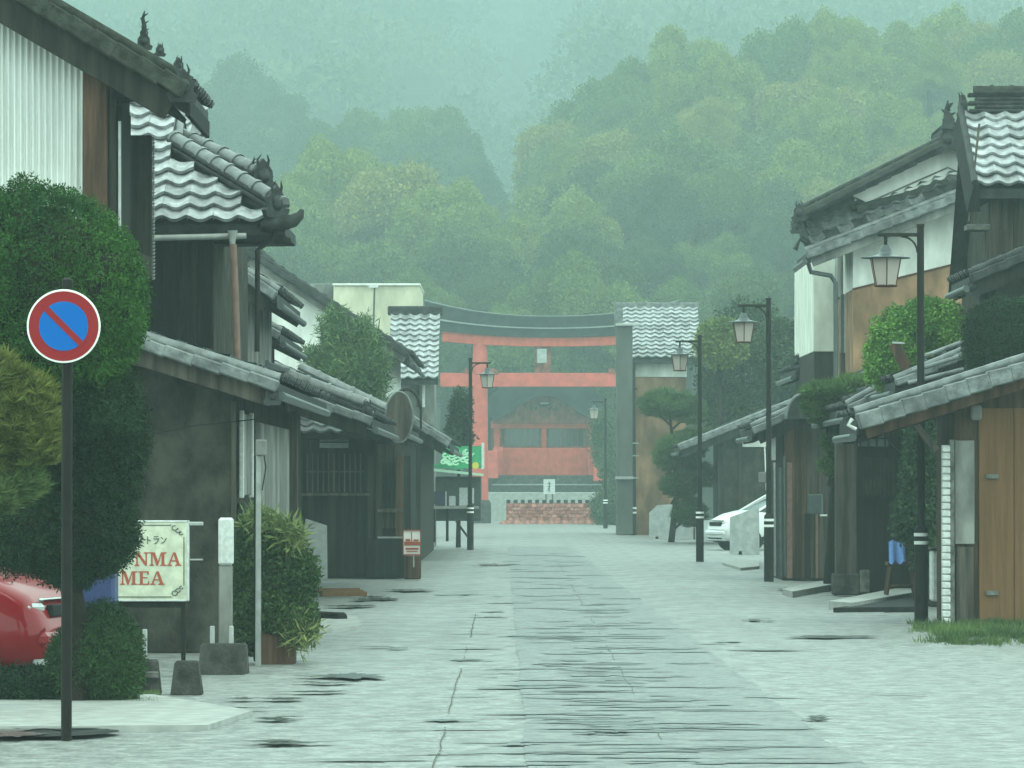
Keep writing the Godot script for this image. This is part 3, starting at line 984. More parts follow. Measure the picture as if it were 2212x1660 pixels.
	for q in [[-0.46, 26.0, 60.0, 0.0045], [0.98, 30.0, 110.0, 0.004]]:
		var zz = -q[1]
		var px = q[0]
		while zz > -q[2]:
			var nx = q[0] + 0.025 * noise.get_noise_2d(zz * 8.0, q[0] * 40.0)
			var nz = zz - 0.5
			if noise.get_noise_2d(zz * 3.0, q[0] * 90.0) > -0.12:
				ck.quad(Vector3(px - q[3], 0.0264, zz), Vector3(px + q[3], 0.0264, zz), Vector3(nx + q[3], 0.0264, nz), Vector3(nx - q[3], 0.0264, nz), Vector3.UP)
			px = nx; zz = nz
	for q in [[1372, 930, 1060], [1405, 1240, 1300], [1505, 1880, 2000], [1222, 1040, 1160], [1465, 1000, 1075]]:
		var a1 = ground_at(q[1], q[0]); var b1 = ground_at(q[2], q[0] + 3)
		ck.quad(a1 + Vector3(0, 0.0264, 0), b1 + Vector3(0, 0.0264, 0), b1 + Vector3(0, 0.0264, -0.09), a1 + Vector3(0, 0.0264, -0.06), Vector3.UP)
	tag(put("road_seam", ck, M.concrete), "", "", "", "structure")
	# raised pavement by the sign and the car park apron
	var a = ground_at(-200, 1585); var b = ground_at(450, 1580); var c2 = ground_at(545, 1548); var d2 = ground_at(330, 1512); var e = ground_at(-200, 1512)
	tag(flat_slab("pavement", [a, b, c2, d2, e], 0.045, "pale_slab"), "", "", "", "structure")
	var v = ground_at(680, 1372); var w = ground_at(782, 1362); var x = ground_at(770, 1342); var y = ground_at(680, 1345)
	tag(flat_slab("pavement", [v, w, x, y], 0.06, "pale_slab"), "", "", "", "structure")

func ground_at(px: float, py: float) -> Vector3:
	var d = EYE * F / (py - 1045.0)
	return Vector3((px - 1106.0) / F * d, 0, -d)

func flat_slab(called: String, pts: Array, h: float, m: String, parent: Node = null, y0 := 0.0) -> MeshInstance3D:
	var mb = MB.new()
	var ctr = Vector3.ZERO
	var top = []
	for p in pts:
		top.append(p + Vector3(0, y0 + h, 0)); ctr += p
	ctr /= pts.size()
	mb.face(top, ctr + Vector3(0, y0 - 1, 0))
	for i in pts.size():
		var p = pts[i]; var q = pts[(i + 1) % pts.size()]
		mb.face([p + Vector3(0, y0 + h, 0), q + Vector3(0, y0 + h, 0), q + Vector3(0, y0 - 0.02, 0), p + Vector3(0, y0 - 0.02, 0)], ctr + Vector3(0, y0 + h / 2, 0))
	return put(called, mb, M[m], parent)

func woods() -> void:
	var pal = [[Color(0.11, 0.14, 0.022), Color(0.31, 0.35, 0.055)], [Color(0.065, 0.10, 0.022), Color(0.19, 0.24, 0.05)], [Color(0.035, 0.060, 0.022), Color(0.10, 0.135, 0.042)], [Color(0.15, 0.15, 0.032), Color(0.35, 0.32, 0.075)]]
	var tm = []
	for k in 4:
		var line = []
		for j in 2:
			line.append(crown_template(13 + 6 * j, 4300, pal[k][0], pal[k][1], 0.074))
		tm.append(line)
	# wooded hill beyond the houses on the lamp-post side
	var sil = func(x: float) -> float:
		var pts = [[1080, 520], [1130, 345], [1200, 285], [1290, 195], [1400, 125], [1500, 62], [1600, 72], [1700, 50], [1800, 28], [1900, 60], [2000, 25], [2100, 30], [2400, 15]]
		for i in pts.size() - 1:
			if x <= pts[i + 1][0]: return lerpf(pts[i][1], pts[i + 1][1], clampf((x - pts[i][0]) / (pts[i + 1][0] - pts[i][0]), 0, 1))
		return 15.0
	for k in 7:
		var d0 = 230.0 + k * 12.5
		var px = 1150.0 + (k % 2) * 60.0 + (70.0 if k == 6 else 0.0)
		var j = 0
		while px < 2290.0:
			var d = d0 + rng.randf_range(-4, 4)
			var top = lerpf(590.0, sil.call(px), pow(k / 6.0, 0.9)) + rng.randf_range(-34, 34)
			if k == 6: top = sil.call(px) + rng.randf_range(-8, 10)
			if k < 6 and top < sil.call(px) + 14: top = sil.call(px) + 14
			var p = P(px, top, d)
			var base = Vector3(p.x, hill_y(p.x, d), -d)
			if p.y - base.y < 6.0: base.y = p.y - 6.0
			var rad = rng.randf_range(72, 150) / F * d
			var q = 0
			var rr = rng.randf()
			if k < 2: q = 2 if rr < 0.7 else 1
			elif px > 1750: q = 0 if rr < 0.5 else (3 if rr < 0.72 else 1)
			elif k >= 4: q = 1 if rr < 0.4 else (0 if rr < 0.75 else 3)
			else: q = 2 if rr < 0.28 else (1 if rr < 0.72 else 0)
			tree_from(tm[q][rng.randi() % 2], "hill_tree", where_label(["yellow-green", "mid-green", "dark green", "tawny green"][q], ["lowest", "second lowest", "lower middle", "middle", "upper middle", "second highest", "topmost"][k], px), "trees on the slope beyond the white-gabled house", base, p.y, rad)
			px += rng.randf_range(78, 118)
			j += 1
	var lt = [[650, 372, 115, 262, 0], [735, 312, 140, 268, 0], [850, 330, 150, 262, 3], [960, 395, 120, 258, 0], [1035, 450, 95, 255, 1], [690, 470, 140, 246, 1], [830, 480, 150, 244, 1], [970, 520, 130, 242, 2], [600, 520, 120, 240, 2], [1060, 570, 90, 238, 2],
		[500, 118, 125, 385, 2], [580, 175, 85, 380, 2], [440, 200, 110, 372, 2], [545, 280, 130, 362, 2], [690, 262, 100, 350, 2], [790, 205, 115, 352, 1], [890, 195, 115, 350, 1], [975, 270, 100, 345, 2], [1020, 345, 80, 335, 2], [900, 330, 120, 330, 2],
		[1095, 440, 75, 330, 2], [1140, 500, 80, 300, 2], [1110, 560, 70, 262, 2], [1195, 590, 100, 234, 2], [1290, 600, 100, 233, 1], [1120, 610, 90, 232, 2], [1010, 600, 90, 233, 2], [900, 590, 100, 232, 1], [780, 580, 110, 232, 2], [1235, 690, 120, 228, 2], [1080, 690, 120, 228, 2], [1330, 690, 90, 229, 2], [930, 700, 100, 227, 2]]
	lt.sort_custom(func(a, b): return a[1] < b[1])
	for i in lt.size():
		var t = lt[i]
		var p = P(t[0], t[1], t[3])
		var base = Vector3(p.x, minf(hill_y(p.x, t[3]), p.y - 5.0), -t[3])
		var grp = "dark trees in the valley behind the torii" if t[3] < 240 else "trees in front of the misty mountain above the cream building"
		var kindw = ["yellow-green", "mid-green", "dark grey-green", "tawny green"][t[4]]
		var lab = left_label(kindw, t)
		tree_from(tm[t[4]][rng.randi() % 2], "valley_tree", lab, grp, base, p.y, t[2] / F * t[3])
	# far mountain, one mass in the rain
	var xs = []; var cs = []
	for k in 1900:
		var d = 450.0 + 600.0 * rng.randf()
		var x = rng.randf_range(-0.135, 0.135) * d
		var h = hill_y(x, d)
		var r = rng.randf_range(2.6, 5.0)
		var cc = Color(0.045, 0.075, 0.03).lerp(Color(0.14, 0.17, 0.06), clampf(0.5 + noise.get_noise_2d(x * 0.5, d * 0.5) + rng.randfn() * 0.2, 0, 1))
		for j in 34:
			var v = Vector3(rng.randfn(), absf(rng.randfn()) + 0.1, rng.randfn()).normalized()
			xs.append(Transform3D(rand_basis(rng.randf_range(1.3, 2.1)), Vector3(x, h + r * 0.4, -d) + v * r))
			cs.append(cc * rng.randf_range(0.8, 1.2))
	var fo = many("mountain_forest", leafs.broad, M.leaf, self, xs, cs)
	var fv = FogVolume.new()
	fv.name = "mist_bank"
	fv.shape = RenderingServer.FOG_VOLUME_SHAPE_BOX
	fv.size = Vector3(420, 150, 560)
	var fm = FogMaterial.new()
	fm.density = 0.011
	fm.albedo = lin(0.72, 0.95, 0.91)
	fv.material = fm
	add_child(fv)
	fv.position = Vector3(0, 70, -720)
	var fv2 = FogVolume.new()
	fv2.name = "valley_mist"
	fv2.shape = RenderingServer.FOG_VOLUME_SHAPE_BOX
	fv2.size = Vector3(420, 150, 309)
	var fm2 = FogMaterial.new()
	fm2.density = 0.0007
	fm2.albedo = lin(0.70, 0.95, 0.92)
	fv2.material = fm2
	add_child(fv2)
	fv2.position = Vector3(0, 70, -284.5)
	tag(fv2, "thin rain mist filling the valley", "", "", "stuff")
	tag(fv, "rain cloud lying on the mountain", "", "", "stuff")
	tag(fo, "pale forested mountain fading into rain cloud", "forest", "", "stuff")

func torii_and_hall() -> void:
	var D = 195.0
	var o = thing("torii", "huge weathered vermilion torii spanning the street end with dark curved roof beam", "torii", G(1193, D))
	for px in [1037.0, 1350.0]:
		var g = G(px, D)
		var top = P(px, 742, D).y
		put("pillar", MB.new().lathe(g, [Vector2(0.36, 0.9), Vector2(0.34, 2.5), Vector2(0.31, top), Vector2(0, top)], 20), M.vermilion, o)
		put("pillar_base", MB.new().lathe(g, [Vector2(0.47, 0), Vector2(0.47, 0.85), Vector2(0.40, 0.98), Vector2(0.34, 1.0)], 20), M.dark_concrete, o)
	rect("tie_beam", o, 951, 806, 1436, 836, D - 0.22, 0.44, "vermilion", 0.02)
	var spanx = P(918, 700, D).x
	var spanr = P(1468, 700, D).x
	var arc = func(y_mid: float, y_end: float, x0: float, x1: float, cnt: int) -> Array:
		var r = []
		for i in cnt + 1:
			var t = float(i) / cnt * 2 - 1
			r.append(Vector2(lerpf(x0, x1, (t + 1) / 2), lerpf(P(1176, y_mid, D).y, P(1176, y_end, D).y, pow(absf(t), 2.2))))
		return r
	var beam = func(called: String, ym0: float, ye0: float, ym1: float, ye1: float, x0: float, x1: float, half: float, m: String):
		var up = arc.call(ym0, ye0, x0, x1, 24)
		var lo = arc.call(ym1, ye1, x0, x1, 24)
		lo.reverse()
		put(called, MB.new().prism(up + lo, -D - half, -D + half), M[m], o)
	beam.call("straight_beam", 730, 716, 749, 738, P(955, 730, D).x, P(1430, 730, D).x, 0.30, "vermilion_old")
	beam.call("roof_beam", 711, 687.5, 729.5, 713.5, P(930, 700, D).x, P(1456, 700, D).x, 0.42, "copper_roof")
	beam.call("beam_edge", 709, 684, 711.2, 688, spanx, spanr, 0.52, "copper_edge")
	beam.call("roof_cap", 685, 651, 709, 684.5, spanx, spanr, 0.5, "copper_roof")
	beam.call("ridge_edge", 683, 648, 685.2, 651.4, spanx, spanr, 0.25, "copper_edge")
	rect("centre_strut", o, 1155, 746, 1190, 808, D - 0.1, 0.2, "hall_wood")
	rect("name_plaque", o, 1160, 754, 1181, 785, D - 0.36, 0.08, "grey_sheet", 0.02)
	for px in [1008, 1066, 1321, 1379]:
		rect("wedge", o, px - 7, 797, px + 7, 806, D - 0.28, 0.5, "hall_wood")
	# the vermilion hall beyond
	var H = 213.0
	var h = thing("shrine_hall", "faded red shrine hall with curved gable and dark windows seen through the torii", "shrine", G(1178, H))
	rect("platform", h, 1040, 1064, 1320, 1142, H - 3.0, 3.2, "pale_slab", 0.03)
	rect("platform_edge", h, 1060, 1027, 1306, 1063.5, H - 1.6, 1.5, "dark_concrete", 0.02)
	rect("sill_rail", h, 1062, 1046, 1300, 1049, H - 1.7, 0.12, "copper_edge")
	rect("red_panel", h, 1074, 968, 1284, 1028, H - 0.9, 0.2, "vermilion_old", 0.02)
	for k in 9:
		rect("panel_batten", h, 1092 + k * 22, 970, 1094 + k * 22, 1027, H - 0.905, 0.02, "vermilion_old")
	var st = [[1046, 974, 1076, 1034], [1282, 972, 1303, 1040]]
	for s in st:
		rect("stair_flank", h, s[0], s[1], s[2], s[3], H - 2.4, 1.3, "vermilion", 0.03)
	rect("stair_rail", h, 1066, 966, 1086, 1032, H - 1.3, 0.2, "vermilion", 0.02)
	rect("stair_rail", h, 1270, 966, 1290, 1036, H - 1.3, 0.2, "vermilion", 0.02)
	rect("back_wall", h, 1062, 900, 1300, 1060, H + 0.3, 3.0, "hall_wood", 0.02)
	for w in [[1088, 922, 1168, 968], [1182, 922, 1264, 968]]:
		var win = rect("window", h, w[0], w[1], w[2], w[3], H + 0.16, 0.1, "hall_wood")
		rect("pane", win, w[0] + 4, w[1] + 4, w[2] - 4, w[3] - 4, H + 0.13, 0.04, "glass_dark", 0.0)
		for k in 5:
			var xx = lerpf(w[0] + 4, w[2] - 4, (k + 1) / 6.0)
			rect("lattice_bar", win, xx - 0.8, w[1] + 4, xx + 0.8, w[3] - 4, H + 0.10, 0.03, "hall_wood", 0.0)
	for px in [1074, 1175, 1277]:
		rect("column", h, px - 6, 905, px + 6, 1062, H - 0.2, 0.25, "vermilion_old", 0.02)
	rect("beam", h, 1060, 912, 1296, 926, H - 0.3, 0.3, "vermilion_old", 0.02)
	rect("white_fascia", h, 1088, 902, 1168, 911, H - 0.36, 0.08, "pipe_pale")
	rect("white_fascia", h, 1182, 902, 1266, 911, H - 0.36, 0.08, "pipe_pale")
	var gl = []; var g2 = []
	for i in 25:
		var t = i / 12.0 - 1.0
		var px = 1176 + 128 * t
		var py = 843 + 60 * (1 - pow(cos(t * PI / 2), 1.4)) - 9 * pow(absf(t), 6)
		gl.append(P2(px, py, H)); g2.append(P2(1176 + 112 * t, py + 14, H))
	var inner = g2.duplicate()
	g2.reverse()
	put("curved_gable", MB.new().prism(gl + g2, -H + 1.9, -H - 3), M.copper_roof, h)
	var gw = inner.duplicate()
	gw.append(P2(1288, 916, H)); gw.append(P2(1064, 916, H))
	put("gable_board", MB.new().prism(gw, -H + 0.6, -H - 1), M.hall_wood, h)
	var cw = MB.new()
	for k in 5:
		cw.blob(P(1152 + k * 12, 884 - 4 * (2 - absf(k - 2)), H - 0.7), Vector3(0.16, 0.12, 0.06), noise, 0.3, 1.0, 8)
	put("carving", cw, M.grey_wood, h)
	rect("carved_cap", h, 1167, 870, 1186, 873, H - 0.8, 0.1, "white_paint")
	put("main_roof", MB.new().prism([P2(985, 925, H + 4), P2(1085, 835, H + 4), P2(1270, 835, H + 4), P2(1365, 925, H + 4)], -H - 2.5, -H - 8), M.copper_roof, h)
	# notice on the fence, brick steps
	var n = thing("notice_board", "small white notice with dark upright writing standing before the shrine hall", "notice", G(1187, 203))
	rect("sheet", n, 1174, 1036, 1199, 1068, 203, 0.05, "paper")
	rect("leg", n, 1178, 1068, 1181, 1129, 203.05, 0.04, "grey_wood", 0.0)
	rect("leg", n, 1192, 1068, 1195, 1129, 203.05, 0.04, "grey_wood", 0.0)
	strokes(n, "writing", [[[0.5, 1], [0.5, 0]], [[0.2, 0.8], [0.8, 0.8]], [[0.3, 0.5], [0.7, 0.5]], [[0.5, 0.5], [0.25, 0.1]]], P(1181, 1062, 202.99), Vector2(0.24, 0.42), 0.035, "letter_dark")
	var bk = thing("brick_wall", "low red brick wall with a row of dark cap blocks before the shrine", "brick wall", G(1188, 191))
	var xa = P(1093, 1100, 191).x; var xb = P(1290, 1100, 191).x
	part_box("mortar", bk, Vector3((xa + xb) / 2, 0.44, -191.2), Vector3(xb - xa - 0.02, 0.88, 0.3), "brick2")
	var bm = MB.new().box(Vector3.ZERO, Vector3(0.225, 0.125, 0.06), Basis(), 0.01).mesh()
	for r in 6:
		var x = xa + (0.12 if r % 2 else 0.0) + 0.11
		while x < xb - 0.1:
			place("brick", bm, M["brick%d" % (rng.randi() % 3)], bk, Transform3D(Basis(), Vector3(x, 0.075 + r * 0.14, -191.03 + rng.randf() * 0.012)))
			x += 0.24
	var cm = MB.new().box(Vector3.ZERO, Vector3(0.17, 0.14, 0.36), Basis(), 0.015).mesh()
	var x = xa + 0.1
	while x < xb:
		place("cap_block", cm, M.black_wood, bk, Transform3D(Basis(), Vector3(x, 0.95, -191.2)))
		x += 0.30
	for i in 3:
		flat_slab("step", [G(1085 - 4 * i, 190.4 - i * 0.5), G(1298, 190.4 - i * 0.5), G(1298, 190.9), G(1085, 190.9)], 0.16 - i * 0.05, "brick1", bk)
	for q in [[1322, 1010, 14, 186.0, "grey-leaved shrub crowded between the farthest lamp and the grey end wall", 0.9], [1306, 945, 17, 188.0, "tall dark shrub beside the shrine hall behind the farthest lamp", 1.2], [1312, 1098, 22, 187.0, "low dark green bush beside the brick wall and the utility pole", 0.75]]:
		var b = thing("shrub", q[4], "shrub", G(q[0], q[3]))
		var c = P(q[0], q[1], q[3])
		var f = foliage([[c, Vector3(0.45, 0.9, 0.45) * q[5] * 1.2], [c + Vector3(0.2, -0.9, 0), Vector3(0.5, 0.7, 0.5) * q[5]], [Vector3(c.x, 0.7, c.z), Vector3(0.5, 0.7, 0.5) * q[5]]], 900, 0.16, Color(0.03, 0.06, 0.03), Color(0.09, 0.13, 0.07), 0.2, -0.4, 2.0)
		many("leaves", leafs.broad, M.leaf, b, f[0], f[1])
		put("stem", MB.new().tube([G(q[0], q[3]), c], [0.05, 0.02], 6), M.bark, b)

func left_side() -> void:
	# ---- nearest house: white corrugated gable, mud wall below
	var o = thing("corrugated_house", "tall near house with white corrugated gable above a dark mud-walled lower storey", "house", Vector3(-2.82, 0, -46))
	put("upper_wall", MB.new().prism([Vector2(-10, 0), Vector2(-4.06, 0), Vector2(-4.06, 5.98), Vector2(-7.84, 8.18), Vector2(-10, 6.9)], -46.03, -48.5), M.black_wood, o)
	var tipx = -3.24; var tipy = 5.65; var sl = 0.585
	# corrugated sheet, one wave every 6 cm
	var rows = [[], []]
	var i = 0
	var x = -9.4
	while x < -4.30:
		var zz = -45.985 + 0.022 * sin(TAU * x / 0.062)
		rows[0].append(Vector3(x, 2.2, zz))
		rows[1].append(Vector3(x, minf(tipy + (tipx - x) * sl - 0.12, 8.1), zz))
		x += 0.062 / 8.0
	put("corrugated_siding", MB.new().sheet(rows), M.siding, o)
	part_box("corner_post", o, Vector3(-4.19, 3.8, -45.93), Vector3(0.25, 4.3, 0.14), "post_brown", 0.015)
	part_box("corner_board", o, Vector3(-4.02, 3.8, -45.96), Vector3(0.07, 4.3, 0.1), "dark_wood", 0.01)
	put("downpipe", MB.new().tube([P(258, 262, 45.9), P(258, 500, 45.9)], [0.016], 8), M.pipe_pale, o)
	part_box("shutter", o, Vector3(-3.96, 3.9, -46.6), Vector3(0.05, 3.2, 1.1), "black_wood")
	var t0 = Vector2(tipx, tipy); var r0 = Vector2(-7.84, tipy + 4.6 * sl)
	put("roof", MB.new().prism([t0, r0, Vector2(-12.4, tipy), Vector2(-12.4, tipy - 0.15), r0 + Vector2(0, -0.15), t0 + Vector2(0, -0.15)], -45.62, -48.7), M.tile_dark, o)
	verge(o, Vector3(tipx, tipy, -45.5), Vector3(r0.x, r0.y, -45.5), 0.24, 0.17, "moss_tile", 0.26, "dark_wood")
	tile_slope(o, Vector3(tipx, tipy + 0.01, -45.7), Vector3(0, 0, -1), Vector3(-1, sl, 0).normalized(), 10, 18, null, 0.285, 0.28, false, ["tile_dark"])
	part_box("eave_beam", o, P(292, 212, 46.3), Vector3(0.55, 0.06, 0.08), "dark_wood", 0.01, Basis(Vector3(0, 0, 1), 0.16))
	part_box("eave_soffit", o, Vector3(-3.78, 5.72, -47.0), Vector3(0.75, 0.05, 2.7), "black_wood", 0.0, Basis(Vector3(0, 0, 1), -0.53))
	end_tile(o, Vector3(tipx - 0.05, tipy - 0.15, -45.5), 0.34, Vector3(0.4, 0, 1))
	part_box("fascia", o, Vector3(tipx + 0.0, tipy - 0.19, -47.1), Vector3(0.05, 0.18, 2.9), "black_wood")
	# lower storey with its pent roof
	var lt = Vector2(-2.33, 2.70)
	put("lower_wall", MB.new().prism([Vector2(-4.03, 0), Vector2(-2.82, 0), Vector2(-2.82, 2.80), Vector2(-4.03, 3.17)], -46.0, -57.5), M.mud_wall, o)
	put("lower_wall_plinth", MB.new().prism([Vector2(-10, 0), Vector2(-4.07, 0), Vector2(-4.07, 2.4), Vector2(-10, 2.4)], -45.96, -46.02), M.mud_wall, o)
	put("pent_roof", MB.new().prism([lt, Vector2(-4.3, 3.31), Vector2(-4.3, 3.19), lt + Vector2(0, -0.12)], -45.6, -57.5), M.tile_dark, o)
	verge(o, Vector3(lt.x, lt.y, -45.5), Vector3(-4.0, 3.22, -45.5), 0.24, 0.12, "tile_pale", 0.16, "grey_wood")
	tile_slope(o, Vector3(lt.x, lt.y + 0.015, -45.65), Vector3(0, 0, -1), Vector3(-1, 0.31, 0).normalized(), 40, 6, null, 0.285, 0.28, false, ["tile_dark"])
	end_tile(o, Vector3(lt.x - 0.06, lt.y - 0.22, -45.48), 0.2, Vector3(0.3, 0, 1))
	put("gutter", MB.new().tube([Vector3(lt.x + 0.03, lt.y - 0.13, -45.6), Vector3(lt.x + 0.03, lt.y - 0.13, -57)], [0.045], 8), M.gutter, o)
	for k in 5:
		var rx = -2.42 - 0.0
		part_box("rafter", o, Vector3(-2.62, 2.62, -46.0 - k * 0.5), Vector3(0.5, 0.07, 0.06), "black_wood", 0.005, Basis(Vector3(0, 0, 1), -0.3))
	put("cable", MB.new().tube([P(330, 938, 45.93), P(420, 920, 45.9), P(500, 912, 45.9), P(560, 905, 45.9)], [0.006], 5), M.black_wood, o)
	part_box("corner_board", o, Vector3(-2.80, 1.28, -46.0), Vector3(0.05, 2.5, 0.06), "grey_wood")
	part_box("window", o, Vector3(-2.79, 2.0, -47.7), Vector3(0.05, 0.85, 1.7), "grey_plaster", 0.01)
	part_box("window_frame", o, Vector3(-2.77, 2.0, -46.85), Vector3(0.05, 0.9, 0.08), "white_paint", 0.008)
	part_box("window_frame", o, Vector3(-2.77, 2.0, -48.6), Vector3(0.05, 0.9, 0.08), "white_paint", 0.008)
	part_box("door_panel", o, Vector3(-2.79, 0.8, -47.7), Vector3(0.05, 1.4, 1.7), "black_wood", 0.01)
	part_box("plaster_panel", o, Vector3(-2.79, 1.62, -53.4), Vector3(0.06, 1.5, 6.6), "grey_plaster", 0.01)
	part_box("plaster_base", o, Vector3(-2.785, 0.4, -53.4), Vector3(0.07, 0.8, 6.6), "black_wood", 0.01)
	part_box("end_post", o, Vector3(-2.74, 1.3, -57.0), Vector3(0.14, 2.6, 0.14), "grey_wood", 0.01)
	# signboard hanging beside the upper storey, rain chain
	var s = thing("hanging_board", "long dark upright wooden board hung beside the white corrugated gable", "signboard", P(297, 590, 47.5))
	rect("board", s, 267, 292, 327, 562, 47.5, 0.09, "dark_wood", 0.012)
	put("lower_flare", MB.new().prism([P2(258, 530, 47.45), P2(327, 556, 47.45), P2(327, 600, 47.45), P2(258, 600, 47.45)], -47.45, -47.54), M.grey_wood, s)
	put("bracket", MB.new().tube([P(240, 280, 47.5), P(262, 300, 47.5), P(270, 312, 47.5)], [0.02], 6), M.pipe_grey, s)
	put("bracket", MB.new().tube([P(240, 312, 47.5), P(258, 325, 47.5), P(268, 345, 47.5)], [0.02], 6), M.pipe_grey, s)
	var rc = thing("rain_chain", "thin rain chain of small cups hanging before the white wet tiles", "rain chain", P(331, 606, 48))
	var cup = MB.new().lathe(Vector3.ZERO, [Vector2(0.008, -0.014), Vector2(0.022, 0.012), Vector2(0.016, 0.014), Vector2(0.0, -0.008)], 8).mesh()
	for k in 40:
		place("link", cup, M.pipe_pale, rc, Transform3D(Basis(), P(331, 302 + k * 7.7, 48)))
	put("cord", MB.new().tube([P(331, 296, 48), P(331, 606, 48)], [0.005], 5), M.black_wood, rc)

	# ---- second house: hip-and-gable roof of white wet tiles
	var e = thing("hip_roof_house", "dark house with glistening hip-and-gable tile roof and upswept corner", "house", Vector3(-3.33, 0, -51))
	part_box("wall", e, Vector3(-6.2, 2.3, -54.3), Vector3(5.74, 4.6, 6.6), "mud_wall", 0.0)
	planks(e, -4.6, -3.34, 3.2, 4.5, 51.0, 0.18, ["black_wood", "dark_wood"])
	var cor = Vector3(-2.50, 4.62, -50.3)
	var ev = 4.56
	var th = 0.62
	var wv = Vector3(0, th, -1).normalized()
	# slabs under the tiles
	var sl1 = MB.new()
	sl1.face([Vector3(-9, ev - 0.05, -50.3), Vector3(-2.5, ev + 0.0, -50.3), Vector3(-3.85, ev + 0.93, -51.86), Vector3(-3.85, ev + 1.72, -53.1), Vector3(-9, ev + 1.72, -53.1)], Vector3(-5, 0, -54))
	sl1.face([Vector3(-2.5, ev, -50.3), Vector3(-2.5, ev, -52.8), Vector3(-3.85, ev + 0.93, -52.5), Vector3(-3.85, ev + 0.93, -51.86)], Vector3(-5, 0, -54))
	sl1.face([Vector3(-9, ev - 0.17, -50.3), Vector3(-2.5, ev - 0.12, -50.3), Vector3(-2.5, ev, -50.3), Vector3(-9, ev - 0.05, -50.3)], Vector3(-5, 4.4, -54))
	sl1.face([Vector3(-2.5, ev - 0.12, -50.3), Vector3(-2.5, ev - 0.12, -52.8), Vector3(-2.5, ev, -52.8), Vector3(-2.5, ev, -50.3)], Vector3(-5, 4.4, -54))
	sl1.face([Vector3(-9, ev - 0.17, -50.3), Vector3(-2.5, ev - 0.12, -50.3), Vector3(-2.5, ev - 0.12, -52.8), Vector3(-9, ev - 0.17, -52.8)], Vector3(-5, 6, -54))
	sl1.face([Vector3(-3.85, ev + 0.93, -51.86), Vector3(-3.85, ev + 0.93, -54.4), Vector3(-3.85, ev + 1.72, -53.1)], Vector3(-5, 5, -54))
	sl1.face([Vector3(-9, ev + 1.72, -53.1), Vector3(-3.85, ev + 1.72, -53.1), Vector3(-3.85, ev + 0.5, -56), Vector3(-9, ev + 0.5, -56)], Vector3(-6, 4, -54))
	put("roof", sl1, M.tile_dark, e)
	var c0 = -4.42
	tile_slope(e, Vector3(c0, ev + 0.0, -50.22), Vector3(1, 0, 0), wv, 7, 11, func(c, r): return c0 + (c + 0.6) * 0.285 < -3.80 if r > 5 else c0 + (c + 0.75) * 0.285 < -2.52 - 0.243 * (r + 0.2) * 0.97 + 0.0, 0.285, 0.28, true, ["tile0", "tile2", "tile2", "tile1"])
	tile_slope(e, Vector3(-8.6, ev, -50.22), Vector3(1, 0, 0), wv, 14, 11, null, 0.285, 0.28, false, ["tile0"])
	ridge(e, Vector3(-3.86, ev + 0.95, -51.8), cor + Vector3(-0.04, 0.05, 0.06), 0.085, 2, 0.27)
	end_tile(e, cor + Vector3(-0.10, 0.0, 0.10), 0.36, Vector3(0.7, 0, 0.7))
	ridge(e, P(376, 306, 52.6), P(572, 400, 51.3), 0.085, 2, 0.27)
	end_tile(e, P(566, 412, 51.25), 0.36, Vector3(0.6, 0, 1))
	end_tile(e, P(548, 392, 51.4), 0.13, Vector3(0.2, 0, 1), true)
	put("verge_roll", MB.new().tube([Vector3(-3.80, ev + 1.0, -51.84), Vector3(-3.80, ev + 1.80, -53.05)], [0.05], 8), M.tile_pale, e)
	put("corner_tip", MB.new().tube([cor + Vector3(-0.25, -0.06, 0.05), cor + Vector3(-0.02, -0.06, 0.08), cor + Vector3(0.10, -0.03, 0.08), cor + Vector3(0.17, 0.03, 0.06), cor + Vector3(0.19, 0.09, 0.05)], [0.09, 0.09, 0.075, 0.05, 0.025], 9), M.tile_dark, e)
	put("hip_mortar", MB.new().tube([Vector3(-3.86, ev + 0.93, -51.85), cor + Vector3(-0.04, -0.02, 0.02)], [0.10], 8), M.tile_dark, e)
	part_box("eave_fascia", e, Vector3(-5.7, ev - 0.13, -50.36), Vector3(6.4, 0.13, 0.05), "black_wood")
	put("gutter", MB.new().tube([Vector3(-4.0, ev - 0.165, -50.2), Vector3(-2.92, ev - 0.14, -50.2)], [0.035], 8), M.pipe_pale, e)
	part_box("eave_beam", e, P(545, 521, 50.6), Vector3(0.85, 0.07, 0.08), "black_wood")
	part_box("eave_board", e, P(520, 508, 50.8), Vector3(0.62, 0.05, 0.05), "pipe_pale")
	put("hopper", MB.new().lathe(P(502, 518, 50.1), [Vector2(0.03, -0.08), Vector2(0.075, 0.10), Vector2(0.07, 0.10), Vector2(0.0, -0.06)], 4, Basis(Vector3.UP, PI / 4)), M.pipe_pale, e)
	put("downpipe", MB.new().tube([P(503, 528, 50.1), P(508, 640, 50.1), P(512, 780, 50.1)], [0.042], 8), M.pipe_pink, e)
	put("downpipe", MB.new().tube([P(604, 470, 50.3), P(588, 520, 50.3), P(556, 540, 50.3), P(555, 760, 50.3)], [0.030], 8), M.iron, e)
	# finials of the ridge behind the near gable
	end_tile(o, P(310, 108, 46.9), 0.19, Vector3(0.3, 0, 1), true)
	end_tile(o, P(345, 122, 46.6), 0.13, Vector3(0.5, 0, 1))
	end_tile(o, P(385, 158, 46.2), 0.16, Vector3(0.8, 0, 1))

	# ---- houses further along the same side
	var h3 = house("gabled_house", "dark gabled house past the hip roof, its upper eave cutting the white wall", 1, 62, 68.5, -3.6, P2(600, 636, 62), 0.60, 3.0, {"wall": "grey_plaster", "og": 0.3})
	tile_slope(h3, P(466, 748, 60.3), Vector3(1, 0, 0), Vector3(0, 0.62, -1).normalized(), 1, 8, null, 0.20, 0.28)
